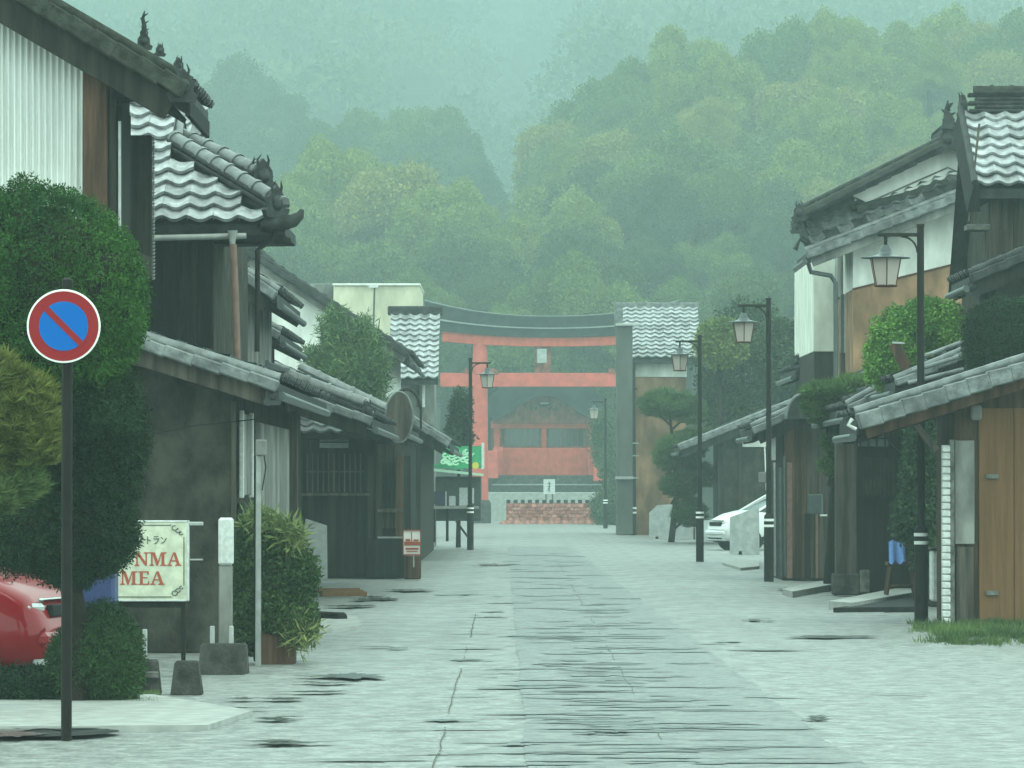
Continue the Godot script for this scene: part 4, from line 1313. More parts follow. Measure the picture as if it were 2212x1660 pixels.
	tile_slope(h3, P(378, 322, 61.6), Vector3(1, 0, 0), Vector3(0, 0.75, -1).normalized(), 2, 4, null, 0.20, 0.28)
	part_box("ridge_end", h3, P(405, 232, 62.4), Vector3(0.36, 0.12, 0.4), "tile_dark", 0.02)
	house("gabled_house", "second dark gabled house under the white wall, lower eave with jagged gutter end", 1, 70, 77, -4.0, P2(606, 722, 70), 0.5, 2.4, {"og": 0.3})
	var p2 = house("lean_to_house", "low house whose long pent roof runs down between the grey pole and the oval sign", 1, 67, 79, -3.65, P2(805, 905, 67), 0.33, 3.2, {"lean": true, "vd": 0.3})
	ridge(p2, P(470, 775, 66.8), P(790, 893, 66.6), 0.11, 2, 0.3, "tile_dark", "tile_pale")
	end_tile(p2, P(792, 905, 66.5), 0.26, Vector3(0.6, 0, 1))
	part_box("grey_post", p2, Vector3(-3.6, 1.25, -66.9), Vector3(0.12, 2.5, 0.12), "grey_wood", 0.01)
	var c = house("board_house", "dark timber house with upright wall boards behind the grey sheet and small red sign", 1, 82, 96, -2.02, P2(868, 918, 81.5), 0.45, 3.4, {"lean": true, "wall": "black_wood", "vd": 0.3, "og": 0.5})
	ridge(c, P(640, 806, 81.2), P(862, 912, 81), 0.10, 2, 0.3)
	planks(c, P(644, 1000, 82).x, P(790, 1000, 82).x, 0.05, 2.5, 82, 0.17, ["black_wood", "dark_wood", "black_wood"])
	planks(c, P(815, 1000, 82).x, P(868, 1000, 82).x, 0.9, 2.4, 82, 0.15, ["grey_wood", "dark_wood"])
	for px in [645, 800, 818, 862, 880]:
		rect("post", c, px - 7, 985, px + 7, 1250, 81.85, 0.12, "dark_wood" if px != 862 else "post_brown")
	rect("rail", c, 650, 1066, 800, 1072, 81.83, 0.06, "grey_wood")
	rect("rail", c, 815, 1100, 872, 1108, 81.83, 0.06, "grey_wood")
	rect("sill", c, 815, 1160, 872, 1164, 81.8, 0.1, "pipe_grey")
	rect("step_box", c, 795, 1165, 872, 1250, 81.4, 0.3, "black_wood")
	tile_slope(c, P(642, 938, 80.7), Vector3(1, 0, 0), Vector3(0, 0.45, -1).normalized(), 5, 3, null, 0.285, 0.28, true, ["tile_mid", "tile3", "tile_pale"])
	rect("pent_fascia", c, 640, 938, 818, 948, 80.75, 0.06, "black_wood")
	rect("pent_board", c, 640, 946, 818, 949, 80.8, 1.0, "black_wood", 0.0)
	for k in 11:
		rect("lattice_bar", c, 662 + k * 11.5, 980, 665 + k * 11.5, 1064, 81.86, 0.05, "grey_wood", 0.0)
	rect("lattice_rail", c, 658, 1018, 786, 1021, 81.84, 0.05, "grey_wood", 0.0)
	for k in 7:
		rect("lattice_bar", c, 822 + k * 6.4, 1000, 824 + k * 6.4, 1098, 81.86, 0.05, "black_wood", 0.0)
	rect("transom_window", c, 690, 945, 752, 968, 81.6, 0.06, "pipe_pale")
	rect("transom_bar", c, 690, 955, 752, 957, 81.56, 0.04, "black_wood", 0.0)
	house("far_gable_house", "small tiled lean-to house just before the notice stall, roof tip pointing at the lamp", 1, 100, 117, -2.0, P2(972, 958, 100), 0.62, 2.2, {"lean": true, "wall": "dark_wood"})
	var w4 = house("white_gable_house", "white-plastered house with a long straight gable roof in front of the cream building", 1, 100, 113, -2.75, P2(885, 768, 100), 0.645, 3.55, {"wall": "plaster", "og": 0.16, "vm": "tile_dark", "vt": 0.12, "board": 0.13, "boardm": "grey_plaster", "rafters": false})
	# cream concrete block behind
	var cb = thing("cream_building", "plain cream flat-roofed concrete building rising above the white gable roof", "building", G(800, 140))
	rect("wall", cb, 720, 616, 906, 760, 140, 6.0, "cream", 0.02)
	var aw = P(680, 612, 141)
	rect("side_wing", cb, 670, 613, 719.6, 760, 140.6, 5.0, "grey_plaster", 0.02)
	rect("coping", cb, 718, 612.5, 908, 617, 139.9, 6.2, "plaster", 0.01)
	put("downpipe", MB.new().tube([P(809, 622, 139.85), P(806, 720, 139.85)], [0.03], 8), M.gutter, cb)
	rect("hopper", cb, 796, 617, 816, 622, 139.7, 0.15, "white_paint")
	rect("lower_wall", cb, 672, 760.4, 906, 1130, 140.5, 5.0, "grey_plaster", 0.0)
	# tiled house beside the torii
	var t5 = thing("tiled_house", "house with neat rows of pale wet tiles beside the torii and cream building", "house", G(890, 121))
	part_box("wall", t5, Vector3(P(860, 900, 121).x, 2.2, -123), Vector3(1.9, 4.4, 3.6), "grey_plaster")
	var e5 = P(838, 822, 120.4)
	var w5 = Vector3(0, 0.62, -1).normalized()
	var sb = MB.new()
	sb.face([e5, e5 + Vector3(1.32, 0, 0), e5 + Vector3(1.32, 0, 0) + w5 * 3.5, e5 + w5 * 3.5], e5 + Vector3(0, -5, -5))
	sb.face([e5, e5 + Vector3(1.32, 0, 0), e5 + Vector3(1.32, -0.12, 0.0), e5 + Vector3(0, -0.12, 0.0)], e5 + Vector3(0, 0, -5))
	sb.face([e5 + Vector3(1.32, 0, 0), e5 + Vector3(1.32, 0, 0) + w5 * 3.5, e5 + Vector3(1.32, -0.5, 0) + w5 * 3.5, e5 + Vector3(1.32, -0.12, 0)], e5 + Vector3(-1, 0, -1))
	put("roof", sb, M.tile_dark, t5)
	tile_slope(t5, e5 + Vector3(0, 0.03, 0.05), Vector3(1, 0, 0), w5, 5, 12, null, 0.265, 0.28, true, ["tile0", "tile2", "tile2", "tile1"])
	part_box("ridge_cap", t5, e5 + w5 * 3.5 + Vector3(0.66, 0.1, 0), Vector3(1.5, 0.25, 0.3), "tile_dark", 0.03)
	rect("post", t5, 912, 826, 918, 880, 120.9, 0.12, "white_paint")
	rect("post", t5, 900, 826, 906, 880, 120.92, 0.12, "dark_wood")

	# bamboo and shrubs
	var b = thing("bamboo", "feathery bamboo clump standing before the white gable wall", "bamboo", G(750, 96))
	var cc = P(768, 790, 96)
	var f = foliage([[cc, Vector3(0.62, 0.6, 0.7)], [P(722, 725, 96), Vector3(0.3, 0.55, 0.5)], [P(785, 740, 96), Vector3(0.28, 0.55, 0.5)], [P(815, 810, 96), Vector3(0.22, 0.7, 0.4)], [P(700, 800, 96), Vector3(0.36, 0.34, 0.5)], [P(672, 770, 96), Vector3(0.2, 0.14, 0.3)]], 1500, 0.17, Color(0.045, 0.09, 0.035), Color(0.13, 0.20, 0.075), 0.15, -0.35, 2.5)
	many("leaves", leafs.bamboo, M.leaf, b, f[0], f[1])
	for k in 6:
		put("cane", MB.new().tube([G(700 + k * 22, 96), P(705 + k * 20, 800, 96), P(690 + k * 26, 690, 96)], [0.03, 0.02, 0.008], 6), M.bark, b)
	var db = thing("shrub", "dark conical evergreen beside the lamp post and the notice stall", "shrub", G(990, 121))
	f = foliage([[P(994, 905, 121), Vector3(0.26, 0.8, 0.3)], [P(990, 950, 121), Vector3(0.34, 0.52, 0.34)]], 1100, 0.13, Color(0.018, 0.034, 0.022), Color(0.04, 0.065, 0.035), 0.2, -0.6, 3.0)
	many("leaves", leafs.broad, M.leaf, db, f[0], f[1])
	put("trunk", MB.new().tube([G(990, 121), P(992, 930, 121)], [0.07, 0.03], 7), M.bark, db)

	# oval sign
	var ov = thing("oval_signboard", "weathered oval wooden signboard under a curved hood above the timber house eave", "signboard", P(862, 955, 80))
	var oc = P(862, 902, 80)
	var ob = MB.new()
	var ring = []
	for k in 28:
		var t = TAU * k / 28
		ring.append(Vector2(oc.x + cos(t) * 0.22, oc.y + sin(t) * 0.43))
	ob.prism(ring, -80.0, -80.06)
	put("disc", ob, M.grey_wood, ov)
	var rp = []
	for k in 29:
		var t = TAU * k / 28
		rp.append(Vector3(oc.x + cos(t) * 0.235, oc.y + sin(t) * 0.445, -80.02))
	put("rim", MB.new().tube(rp, [0.022], 6, false), M.tile_pale, ov)
	var hd = []
	for k in 9:
		var t = PI * 0.05 + PI * 0.75 * k / 8.0
		hd.append(Vector3(oc.x + 0.12 + cos(t) * 0.26, oc.y + 0.08 + sin(t) * 0.42, -80.25))
	put("hood", MB.new().tube(hd, [0.03], 6), M.dark_wood, ov)
	put("hood_post", MB.new().tube([hd[0], hd[0] + Vector3(0.0, -0.35, 0)], [0.022], 6), M.dark_wood, ov)
	put("bracket", MB.new().box(oc + Vector3(0.05, -0.47, -0.1), Vector3(0.5, 0.06, 0.3)), M.dark_wood, ov)

	# pruned cloud tree in front, pole sign, red car
	var ct = thing("cloud_tree", "big cloud-pruned evergreen with rounded dark pads over the red car", "tree", G(165, 35))
	var D = 35.0
	put("trunk", MB.new().tube([G(165, D), P(175, 1400, D), P(150, 1250, D), P(100, 1050, D), P(60, 800, D), P(40, 640, D)], [0.11, 0.09, 0.085, 0.08, 0.07, 0.05], 9), M.bark, ct)
	put("branch", MB.new().tube([P(140, 1220, D), P(190, 1120, D), P(200, 1000, D)], [0.05, 0.04, 0.02], 7), M.bark, ct)
	put("branch", MB.new().tube([P(100, 1050, D), P(190, 900, D), P(240, 880, D)], [0.05, 0.04, 0.02], 7), M.bark, ct)
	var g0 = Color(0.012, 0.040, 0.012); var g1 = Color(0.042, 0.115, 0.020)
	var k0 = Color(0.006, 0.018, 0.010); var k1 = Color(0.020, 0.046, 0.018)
	f = foliage(bumps([[P(70, 650, D), Vector3(0.86, 0.87, 0.8)], [P(160, 690, D), Vector3(0.50, 0.66, 0.6)], [P(-60, 640, D), Vector3(0.8, 0.8, 0.8)]], 16, 0.22), 12500, 0.050, g0, g1, 0.86, -0.9, 3.0)
	pad(ct, f, "topiary")
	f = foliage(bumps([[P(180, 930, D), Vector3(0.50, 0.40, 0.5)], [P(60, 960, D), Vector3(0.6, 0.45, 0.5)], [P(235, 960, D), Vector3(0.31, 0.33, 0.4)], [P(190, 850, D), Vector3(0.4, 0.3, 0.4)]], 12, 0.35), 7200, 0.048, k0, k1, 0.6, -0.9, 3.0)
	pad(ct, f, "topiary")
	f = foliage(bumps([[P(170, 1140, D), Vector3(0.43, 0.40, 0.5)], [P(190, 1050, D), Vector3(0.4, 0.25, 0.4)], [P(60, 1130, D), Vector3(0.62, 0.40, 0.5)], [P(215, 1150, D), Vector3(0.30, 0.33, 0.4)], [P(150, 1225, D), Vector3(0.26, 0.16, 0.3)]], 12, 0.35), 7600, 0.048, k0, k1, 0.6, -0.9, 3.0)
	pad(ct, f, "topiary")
	for q in [[P(70, 650, D), Vector3(0.74, 0.75, 0.7)], [P(-60, 640, D), Vector3(0.68, 0.68, 0.68)], [P(165, 690, D), Vector3(0.42, 0.55, 0.5)], [P(60, 960, D), Vector3(0.5, 0.36, 0.4)], [P(170, 1140, D), Vector3(0.33, 0.3, 0.4)], [P(60, 1130, D), Vector3(0.5, 0.3, 0.4)]]:
		put("inner_twigs", MB.new().blob(q[0], q[1], noise, 0.25, 2.0, 16), M.bark, ct)
	var pt = thing("pine", "tufted yellow-green pine at the picture's edge before the cloud-pruned tree", "pine tree", G(-60, 33))
	f = foliage([[P(20, 870, 33), Vector3(0.34, 0.24, 0.3)], [P(50, 930, 33), Vector3(0.26, 0.22, 0.3)], [P(10, 985, 33), Vector3(0.36, 0.22, 0.3)], [P(55, 960, 33), Vector3(0.25, 0.20, 0.25)], [P(-40, 900, 33), Vector3(0.4, 0.5, 0.4)]], 2400, 0.095, Color(0.035, 0.06, 0.014), Color(0.12, 0.135, 0.03), 0.2, -0.5, 2.0, true)
	many("needles", leafs.needle, M.needle, pt, f[0], f[1])
	f = foliage([[P(40, 1050, 33), Vector3(0.2, 0.12, 0.2)], [P(-20, 1060, 33), Vector3(0.3, 0.2, 0.3)]], 500, 0.10, Color(0.05, 0.09, 0.03), Color(0.13, 0.17, 0.06), 0.2, -0.5, 2.0, true)
	many("needles", leafs.needle, M.needle, pt, f[0], f[1])
	put("trunk", MB.new().tube([G(-60, 33), P(-50, 1200, 33), P(-20, 1000, 33), P(20, 880, 33)], [0.08, 0.07, 0.05, 0.02], 8), M.bark, pt)
	put("branch", MB.new().tube([P(-40, 1080, 33), P(10, 1000, 33), P(50, 960, 33)], [0.03, 0.025, 0.01], 6), M.bark, pt)
	var rb = thing("round_bush", "clipped round bush at the foot of the no-parking sign pole", "bush", G(220, 35.2))
	f = foliage([[P(222, 1418, 35.2), Vector3(0.29, 0.40, 0.35)], [P(160, 1440, 35.2), Vector3(0.2, 0.3, 0.3)], [P(250, 1450, 35.2), Vector3(0.2, 0.28, 0.3)]], 4200, 0.048, Color(0.010, 0.028, 0.012), Color(0.034, 0.072, 0.022), 0.7, -0.9, 3.0)
	pad(rb, f, "topiary")
	put("inner_twigs", MB.new().blob(P(222, 1425, 35.2), Vector3(0.2, 0.32, 0.25), noise, 0.2, 2, 14), M.bark, rb)
	var lh = thing("low_hedge", "low dark hedge strip in front of the red car", "hedge", G(40, 35.2))
	f = foliage([[P(60, 1490, 35.3), Vector3(0.32, 0.17, 0.3)], [P(-60, 1490, 35.3), Vector3(0.4, 0.17, 0.3)], [P(150, 1500, 35.3), Vector3(0.3, 0.13, 0.25)], [P(-180, 1490, 35.3), Vector3(0.4, 0.17, 0.3)]], 4000, 0.048, k0, k1, 0.3, -0.9, 3.0)
	pad(lh, f, "topiary")
	var rcar = car("red_car", "bright red car nosing out behind the hedge and no-parking pole", "car_red")
	rcar.transform = Transform3D(Basis(Vector3.UP, -0.22), G(128, 37.4) - Basis(Vector3.UP, -0.22) * Vector3(1.9, 0, 0.2))
	var bb = thing("blue_bin", "dark blue plastic bin between the tree trunk and cream restaurant board", "bin", G(205, 39.5))
	put("box", MB.new().box(Vector3(G(205, 39.5).x, 0.52, -39.7), Vector3(0.34, 1.04, 0.4), Basis(), 0.03), M.blue_plastic, bb)
	put("lid", MB.new().box(Vector3(G(205, 39.5).x, 1.06, -39.7), Vector3(0.38, 0.06, 0.44), Basis(), 0.02), M.blue_plastic, bb)

func pad(parent: Node, f: Array, m: String) -> void:
	many("leaf_pad", leafs.fine, M[m], parent, f[0], f[1])

func right_side() -> void:
	# ---- nearest brown house
	var o = house("brown_house", "nearest brown board-clad house with a long grey pent roof at the picture's edge", -1, 55, 57.3, P(2062, 1100, 55).x, P2(1850, 904, 54.6), 0.318, 5.4, {"lean": true, "wall": "brown_wood", "og": 0.5, "vd": 0.45, "vt": 0.2, "vm": "tile_pale", "board": 0.12, "boardm": "post_brown", "th": 0.2})
	var wx = P(2064, 1100, 55).x
	planks(o, wx + 0.28, 9.0, 0.02, 2.6, 55.0, 0.44, ["warm_board", "warm_board"], 0.006, "board")
	for q in [[2130, 1030], [2130, 1282]]:
		rect("bracket", o, q[0], q[1] - 5, q[0] + 28, q[1] + 5, 54.93, 0.05, "concrete")
	rect("lamp_box", o, 2098, 876, 2122, 908, 54.85, 0.1, "grey_plaster", 0.02)
	rect("grey_panel", o, 2063, 952, 2106, 1176, 54.9, 0.06, "grey_plaster")
	rect("lower_panel", o, 2066, 1182, 2104, 1352, 54.92, 0.05, "grey_wood")
	rect("corner_post", o, 2052, 950, 2063, 1352, 54.85, 0.12, "concrete")
	var ribs = MB.new()
	ribs.box(Vector3(P(2042, 0, 54.9).x, 1.08, -54.93), Vector3(0.105, 2.16, 0.06))
	put("edge_panel", ribs, M.white_paint, o)
	var rm = MB.new().box(Vector3.ZERO, Vector3(0.112, 0.078, 0.06), Basis(), 0.012).mesh()
	for k in 25:
		place("rib", rm, M.white_paint, o, Transform3D(Basis(), Vector3(P(2042, 0, 54.9).x, 0.05 + k * 0.086, -54.88)))
	part_box("brace", o, P(2000, 945, 54.9), Vector3(0.42, 0.09, 0.09), "grey_wood", 0.01, Basis(Vector3(0, 0, 1), -0.9))
	part_box("eave_beam", o, P(1985, 900, 54.7), Vector3(1.2, 0.10, 0.1), "dark_wood", 0.01, Basis(Vector3(0, 0, 1), 0.31))
	put("gutter_bracket", MB.new().tube([P(1842, 905, 54.2), P(1832, 918, 54.2), P(1850, 928, 54.2)], [0.025], 6), M.white_paint, o)

	# ---- dark two-storey house with the shining tile slope above it
	var u = thing("tall_tiled_house", "dark two-storey house with a shining tile slope and thick stacked ridge", "house", Vector3(P(2135, 0, 66.6).x, 0, -66.6))
	var ux = P(2108, 405, 66).x
	var ue = Vector3(ux, P(2108, 408, 66).y, -66.0)
	var uw = Vector3(0, 0.6, -1).normalized()
	part_box("wall", u, Vector3(P(2135, 0, 66.6).x + 2.4, 2.9, -68.6), Vector3(4.8, 5.8, 4.0), "mud_wall", 0.0)
	planks(u, P(2138, 0, 66.6).x, P(2240, 0, 66.6).x, 4.75, 5.85, 66.6, 0.16, ["black_wood", "dark_wood", "grey_wood"])
	var sb = MB.new()
	sb.face([ue, ue + Vector3(5, 0, 0), ue + Vector3(5, 0, 0) + uw * 2.4, ue + uw * 2.4], ue + Vector3(1, -6, -5))
	sb.face([ue, ue + Vector3(5, 0, 0), ue + Vector3(5, -0.14, 0), ue + Vector3(0, -0.14, 0)], ue + Vector3(0, 0, -5))
	sb.face([ue + Vector3(0, -0.14, 0), ue + Vector3(5, -0.14, 0), ue + Vector3(5, -0.14, 0) + uw * 2.4, ue + Vector3(0, -0.14, 0) + uw * 2.4], ue + Vector3(0, 6, 0))
	sb.face([ue + uw * 2.4, ue + Vector3(5, 0, 0) + uw * 2.4, ue + Vector3(5, -1.4, -4.2), ue + Vector3(0, -1.4, -4.2)], ue + Vector3(1, -6, -3))
	put("roof", sb, M.tile_dark, u)
	tile_slope(u, ue + Vector3(0.02, 0.03, 0.06), Vector3(1, 0, 0), uw, 8, 8, null, 0.30, 0.30, true, ["tile2", "tile0", "tile2", "tile1"])
	var ra = ue + uw * 2.4
	for k in 5:
		part_box("ridge_course", u, ra + Vector3(2.6 + 0.11 * (k % 2), 0.05 + k * 0.062, -0.02), Vector3(5.0, 0.055, 0.42 - k * 0.05), "tile_dark", 0.012)
	part_box("ridge_core", u, ra + Vector3(2.7, 0.12, -0.03), Vector3(4.7, 0.42, 0.14), "tile_dark", 0.0)
	ridge(u, ra + Vector3(5, 0.30, 0), ra + Vector3(0.18, 0.30, 0), 0.09, 1, 0.3, "tile_dark", "moss_tile")
	end_tile(u, ra + Vector3(0.02, -0.05, 0.0), 0.35, Vector3(-1, 0, 0.3))
	# deep verge board on the street end
	var vb = MB.new()
	vb.face([ue + Vector3(-0.03, 0.06, 0.1), ue + Vector3(-0.03, 0.06, 0.1) + uw * 2.45, ue + Vector3(-0.14, -0.30, 0.1) + uw * 2.45, ue + Vector3(-0.14, -0.34, 0.1)], ue + Vector3(2, 0, 0))
	vb.face([ue + Vector3(-0.03, 0.06, 0.1), ue + Vector3(-0.14, -0.34, 0.1), ue + Vector3(0.06, -0.34, 0.1), ue + Vector3(0.06, 0.06, 0.1)], ue + Vector3(0, 0, -3))
	put("bargeboard", vb, M.black_wood, u)
	put("verge_roll", MB.new().tube([ue + Vector3(-0.02, 0.08, 0.12), ue + Vector3(-0.02, 0.08, 0.12) + uw * 2.45], [0.05], 8), M.tile_dark, u)
	put("verge_rod", MB.new().tube([P(2093, 480, 65.9), P(2116, 268, 66.5)], [0.018], 6), M.grey_wood, u)
	rect("shutter_hood", u, 2090, 484, 2140, 497, 66.2, 0.5, "concrete", 0.01)
	rect("shutter", u, 2128, 498, 2170, 600, 66.5, 0.06, "grey_wood")
	var e2 = house("side_eave_house", "small dark lean-to roof with an upswept eave ornament under the tall tiled house", -1, 64, 66.4, P(2150, 0, 64).x, P2(2092, 600, 64), 0.42, 2.4, {"lean": true, "wall": "mud_wall", "vm": "tile_dark", "base": 0.0, "og": 0.3})
	end_tile(e2, P(2104, 640, 63.7), 0.26, Vector3(-0.6, 0, 1))

	# ---- white and clay house with the irimoya roof
	var D = 86.0
	var w = thing("white_gable_town_house", "tall house with white upper wall, clay-brown lower cladding and finialed tile gable", "house", Vector3(P(1842, 0, D).x, 0, -D))
	var fx = P(1842, 0, D).x
	put("wall", MB.new().prism([Vector2(fx, 0), Vector2(fx, P(0, 625, D).y), P2(2126, 555, D), Vector2(P(2250, 0, D).x, P(0, 525, D).y), Vector2(P(2250, 0, D).x, 0)], -D, -D - 10.6), M.clay_wall, w)
	put("upper_wall", MB.new().prism([Vector2(fx, P(0, 624.6, D).y), Vector2(fx, P(0, 505, D).y), P2(2126, 392, D), P2(2250, 345, D), P2(2250, 524, D), P2(2126, 554.6, D)], -D + 0.01, -D - 10.6), M.plaster, w)
	put("flashing", MB.new().tube([P(1842, 625, D - 0.02), P(2126, 555, D - 0.02)], [0.018], 6), M.rust, w)
	# street front, seen edge-on
	rect("front_wing", w, 1757, 560, 1816, 760, 90.0, 6.0, "wing", 0.01)
	rect("wing_base", w, 1759, 760.4, 1850, 1200, 90.04, 5.9, "dark_wood", 0.0)
	rect("wing_return", w, 1816.5, 540, 1846, 640, 88.5, 4.0, "grey_plaster", 0.0)
	rect("front_window", w, 1816, 636, 1843, 762, 88.0, 0.1, "gutter", 0.01)
	rect("window_bar", w, 1824, 636, 1827, 762, 87.95, 0.06, "pipe_pale", 0.0)
	rect("window_bar", w, 1836, 636, 1840, 762, 87.95, 0.06, "pipe_pale", 0.0)
	rect("window_wall", w, 1816, 762.4, 1843, 900, 88.02, 0.3, "grey_wood", 0.0)
	# lower roof with its long verge
	var la = P2(1742, 548, D - 0.6); var lb = P2(2130, 398, D - 0.6)
	var slo = (lb.y - la.y) / (lb.x - la.x)
	put("lower_roof", MB.new().prism([la, lb, lb + Vector2(0, -0.14), la + Vector2(0, -0.14)], -D + 0.6, -D - 2.2), M.tile_dark, w)
	verge(w, Vector3(la.x, la.y, -D + 0.72), Vector3(lb.x, lb.y, -D + 0.72), 0.22, 0.16, "tile_pale", 0.16, "grey_plaster")
	put("gutter", MB.new().tube([Vector3(la.x - 0.03, la.y - 0.16, -D + 0.7), Vector3(la.x - 0.03, la.y - 0.16, -D - 2.2)], [0.055], 8), M.gutter, w)
	put("downpipe", MB.new().tube([P(1745, 565, D - 0.6), P(1752, 588, D - 0.5), P(1795, 596, D - 0.3), P(1805, 612, D - 0.2), P(1806, 860, D - 0.2)], [0.045], 8), M.gutter, w)
	# main roof above, white gable between
	var ta = P2(1722, 466, D); var tb = P2(2048, 305, D); var tc = P2(2400, 470, D)
	put("main_roof", MB.new().prism([ta, tb, tc, tc + Vector2(0, -0.15), tb + Vector2(0, -0.15), ta + Vector2(0, -0.15)], -D + 0.5, -D - 2.0), M.tile_dark, w)
	verge(w, Vector3(ta.x, ta.y, -D + 0.62), Vector3(tb.x, tb.y, -D + 0.62), 0.24, 0.2, "tile_dark", 0.0)
	verge(w, Vector3(tc.x, tc.y, -D + 0.62), Vector3(tb.x, tb.y, -D + 0.62), 0.24, 0.2, "tile_dark", 0.0)
	ridge(w, P(1735, 470, D - 0.75), P(2036, 318, D - 0.75), 0.10, 1, 0.3, "tile_dark", "moss_tile")
	ridge(w, Vector3(tb.x, tb.y + 0.05, -D - 2), Vector3(tb.x, tb.y + 0.05, -D + 0.5), 0.12, 3, 0.3, "tile_dark", "moss_tile")
	end_tile(w, P(2048, 324, D - 0.7), 0.44, Vector3(-0.2, 0, 1), true, 2.0)
	end_tile(w, P(1728, 478, D - 0.8), 0.34, Vector3(-0.6, 0, 1))
	end_tile(w, P(1722, 505, D - 0.6), 0.28, Vector3(-0.7, 0, 1))
	put("hip_corner", MB.new().tube([P(1718, 540, D - 0.4), P(1730, 515, D - 0.4), P(1790, 555, D - 0.4)], [0.05, 0.06, 0.05], 7), M.tile_dark, w)
	put("white_gable", MB.new().prism([P2(1838, 424, D), P2(2050, 320, D), P2(2110, 350, D), P2(2110, 420, D), P2(1900, 452, D)], -D + 0.25, -D - 0.2), M.plaster, w)
	put("gable_line", MB.new().tube([P(1880, 436, D - 0.27), P(2048, 362, D - 0.27), P(2100, 385, D - 0.27)], [0.016], 6), M.grey_plaster, w)
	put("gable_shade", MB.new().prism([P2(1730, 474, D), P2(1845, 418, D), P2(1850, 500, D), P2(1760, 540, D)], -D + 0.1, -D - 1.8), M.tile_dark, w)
	# tiles of the skirt, stepping up beside the gable
	var uu = Vector3(lb.x - la.x, lb.y - la.y, 0).normalized()
	var skirt = Vector3(la.x + 0.1, la.y + 0.12, -D + 0.55)
	var ws = Vector3(-0.05, 0.52, -0.55).normalized()
	tile_slope(w, skirt, uu, ws, 12, 3, null, 0.285, 0.25, true, ["tile3", "tile1", "tile3", "tile_dark"])
	var sk = MB.new()
	sk.face([skirt - ws * 0.1, skirt + uu * 3.5 - ws * 0.1, skirt + uu * 3.5 + ws * 0.8, skirt + ws * 0.8], skirt + Vector3(0, -4, -3))
	put("skirt_roof", sk, M.tile_dark, w)
	put("skirt_ridge", MB.new().tube([P(1850, 452, D - 0.35), P(1960, 425, D - 0.35), P(2040, 398, D - 0.35), P(2100, 402, D - 0.35)], [0.09], 8), M.moss_tile, w)

	# ---- low shops between
	var p1 = house("low_shop", "low dark shop with an open front behind the nearest lamp post", -1, 69, 75.5, P(1850, 0, 69).x, P2(1838, 882, 68), 0.56, 2.4, {"lean": true, "wall": "black_wood", "vm": "tile_pale", "og": 0.6, "vt": 0.18})
	rect("pillar", p1, 1806, 960, 1852, 1284, 69.0, 0.3, "grey_wood", 0.01)
	rect("pillar_foot", p1, 1800, 1240, 1858, 1287, 68.9, 0.4, "dark_concrete", 0.02)
	rect("stone_block", p1, 1858, 1232, 1880, 1282, 68.9, 0.3, "concrete", 0.02)
	rect("shoji_panel", p1, 1868, 990, 1935, 1070, 68.93, 0.06, "mud_wall")
	rect("rail", p1, 1858, 1072, 1960, 1079, 68.9, 0.08, "black_wood")
	rect("lattice", p1, 1855, 930, 1920, 965, 68.9, 0.05, "grey_plaster")
	for k in 4:
		rect("lattice_bar", p1, 1857 + k * 18, 928, 1860 + k * 18, 967, 68.84, 0.05, "black_wood", 0.0)
	rect("lattice_bar", p1, 1855, 946, 1922, 949, 68.83, 0.05, "black_wood", 0.0)
	for k in 8:
		rect("lattice_bar", p1, 1866 + k * 9, 988, 1868.5 + k * 9, 1072, 68.86, 0.04, "dark_wood", 0.0)
	end_tile(p1, P(1930, 870, 66.6), 0.3, Vector3(-0.3, 0, 1))
	put("wire", MB.new().tube([P(1918, 880, 60), P(1914, 930, 60), P(1922, 958, 60), P(1950, 985, 60)], [0.012], 6), M.iron, p1)
	var rsl = thing("roof_plank", "pale wooden plank leaning on the low shop roof beside the lamp post", "plank", P(1985, 838, 63))
	put("plank", MB.new().box(P(1953, 785, 63), Vector3(0.16, 0.62, 0.03), Basis(Vector3(0, 0, 1), 0.45), 0.005), M.post_brown, rsl)
	put("plank_end", MB.new().box(P(1941, 741, 62.9), Vector3(0.17, 0.025, 0.05), Basis(Vector3(0, 0, 1), -0.05)), M.pipe_pale, rsl)
	var sr = house("shed_roof", "little tiled shed roof with wet white edges under the bright green tree", -1, 63, 66, P(2010, 0, 63).x, P2(1932, 826, 63), 0.42, 1.6, {"lean": true, "wall": "mud_wall", "og": 0.2, "vt": 0.1, "category": "shed"})
	for k in 3:
		put("wet_edge", MB.new().tube([P(1982 - 10 * k, 776 + k * 26, 62.4), P(2082, 738 + k * 30, 62.4)], [0.03], 6), M.tile_pale, sr)

	var p2 = house("plank_house", "brown plank-walled house with a bull-nosed end tile, second along that side", -1, 80, 83.5, P(1690, 0, 80).x, P2(1622, 928, 80), 0.46, 2.6, {"lean": true, "wall": "dark_wood", "vm": "tile_pale", "og": 0.5})
	planks(p2, P(1692, 0, 80).x, P(1840, 0, 80).x, 0.05, 2.75, 80, 0.19, ["grey_wood", "brown_wood", "grey_wood", "post_brown"])
	var bl = []
	for k in 13:
		var t = PI * k / 12.0
		bl.append(P2(1738 + cos(t) * 38, 905 - sin(t) * 52, 79))
	put("bull_nose", MB.new().prism(bl, -79.0, -79.4), M.tile_dark, p2)
	var br = []
	for k in 13:
		var t = PI * k / 12.0
		br.append(P(1738 + cos(t) * 40, 905 - sin(t) * 54, 78.95))
	put("bull_nose_rim", MB.new().tube(br, [0.03], 6), M.tile_pale, p2)
	rect("plaster_strip", p2, 1658, 935, 1676, 995, 79.6, 0.1, "pipe_pale")
	for q in [[1700, 1000, 1712, 1250], [1762, 1070, 1768, 1250]]:
		rect("batten", p2, q[0], q[1], q[2], q[3], 79.93, 0.05, "pipe_pink")
	rect("meter_box", p2, 1745, 1068, 1778, 1112, 79.4, 0.2, "gutter", 0.02)
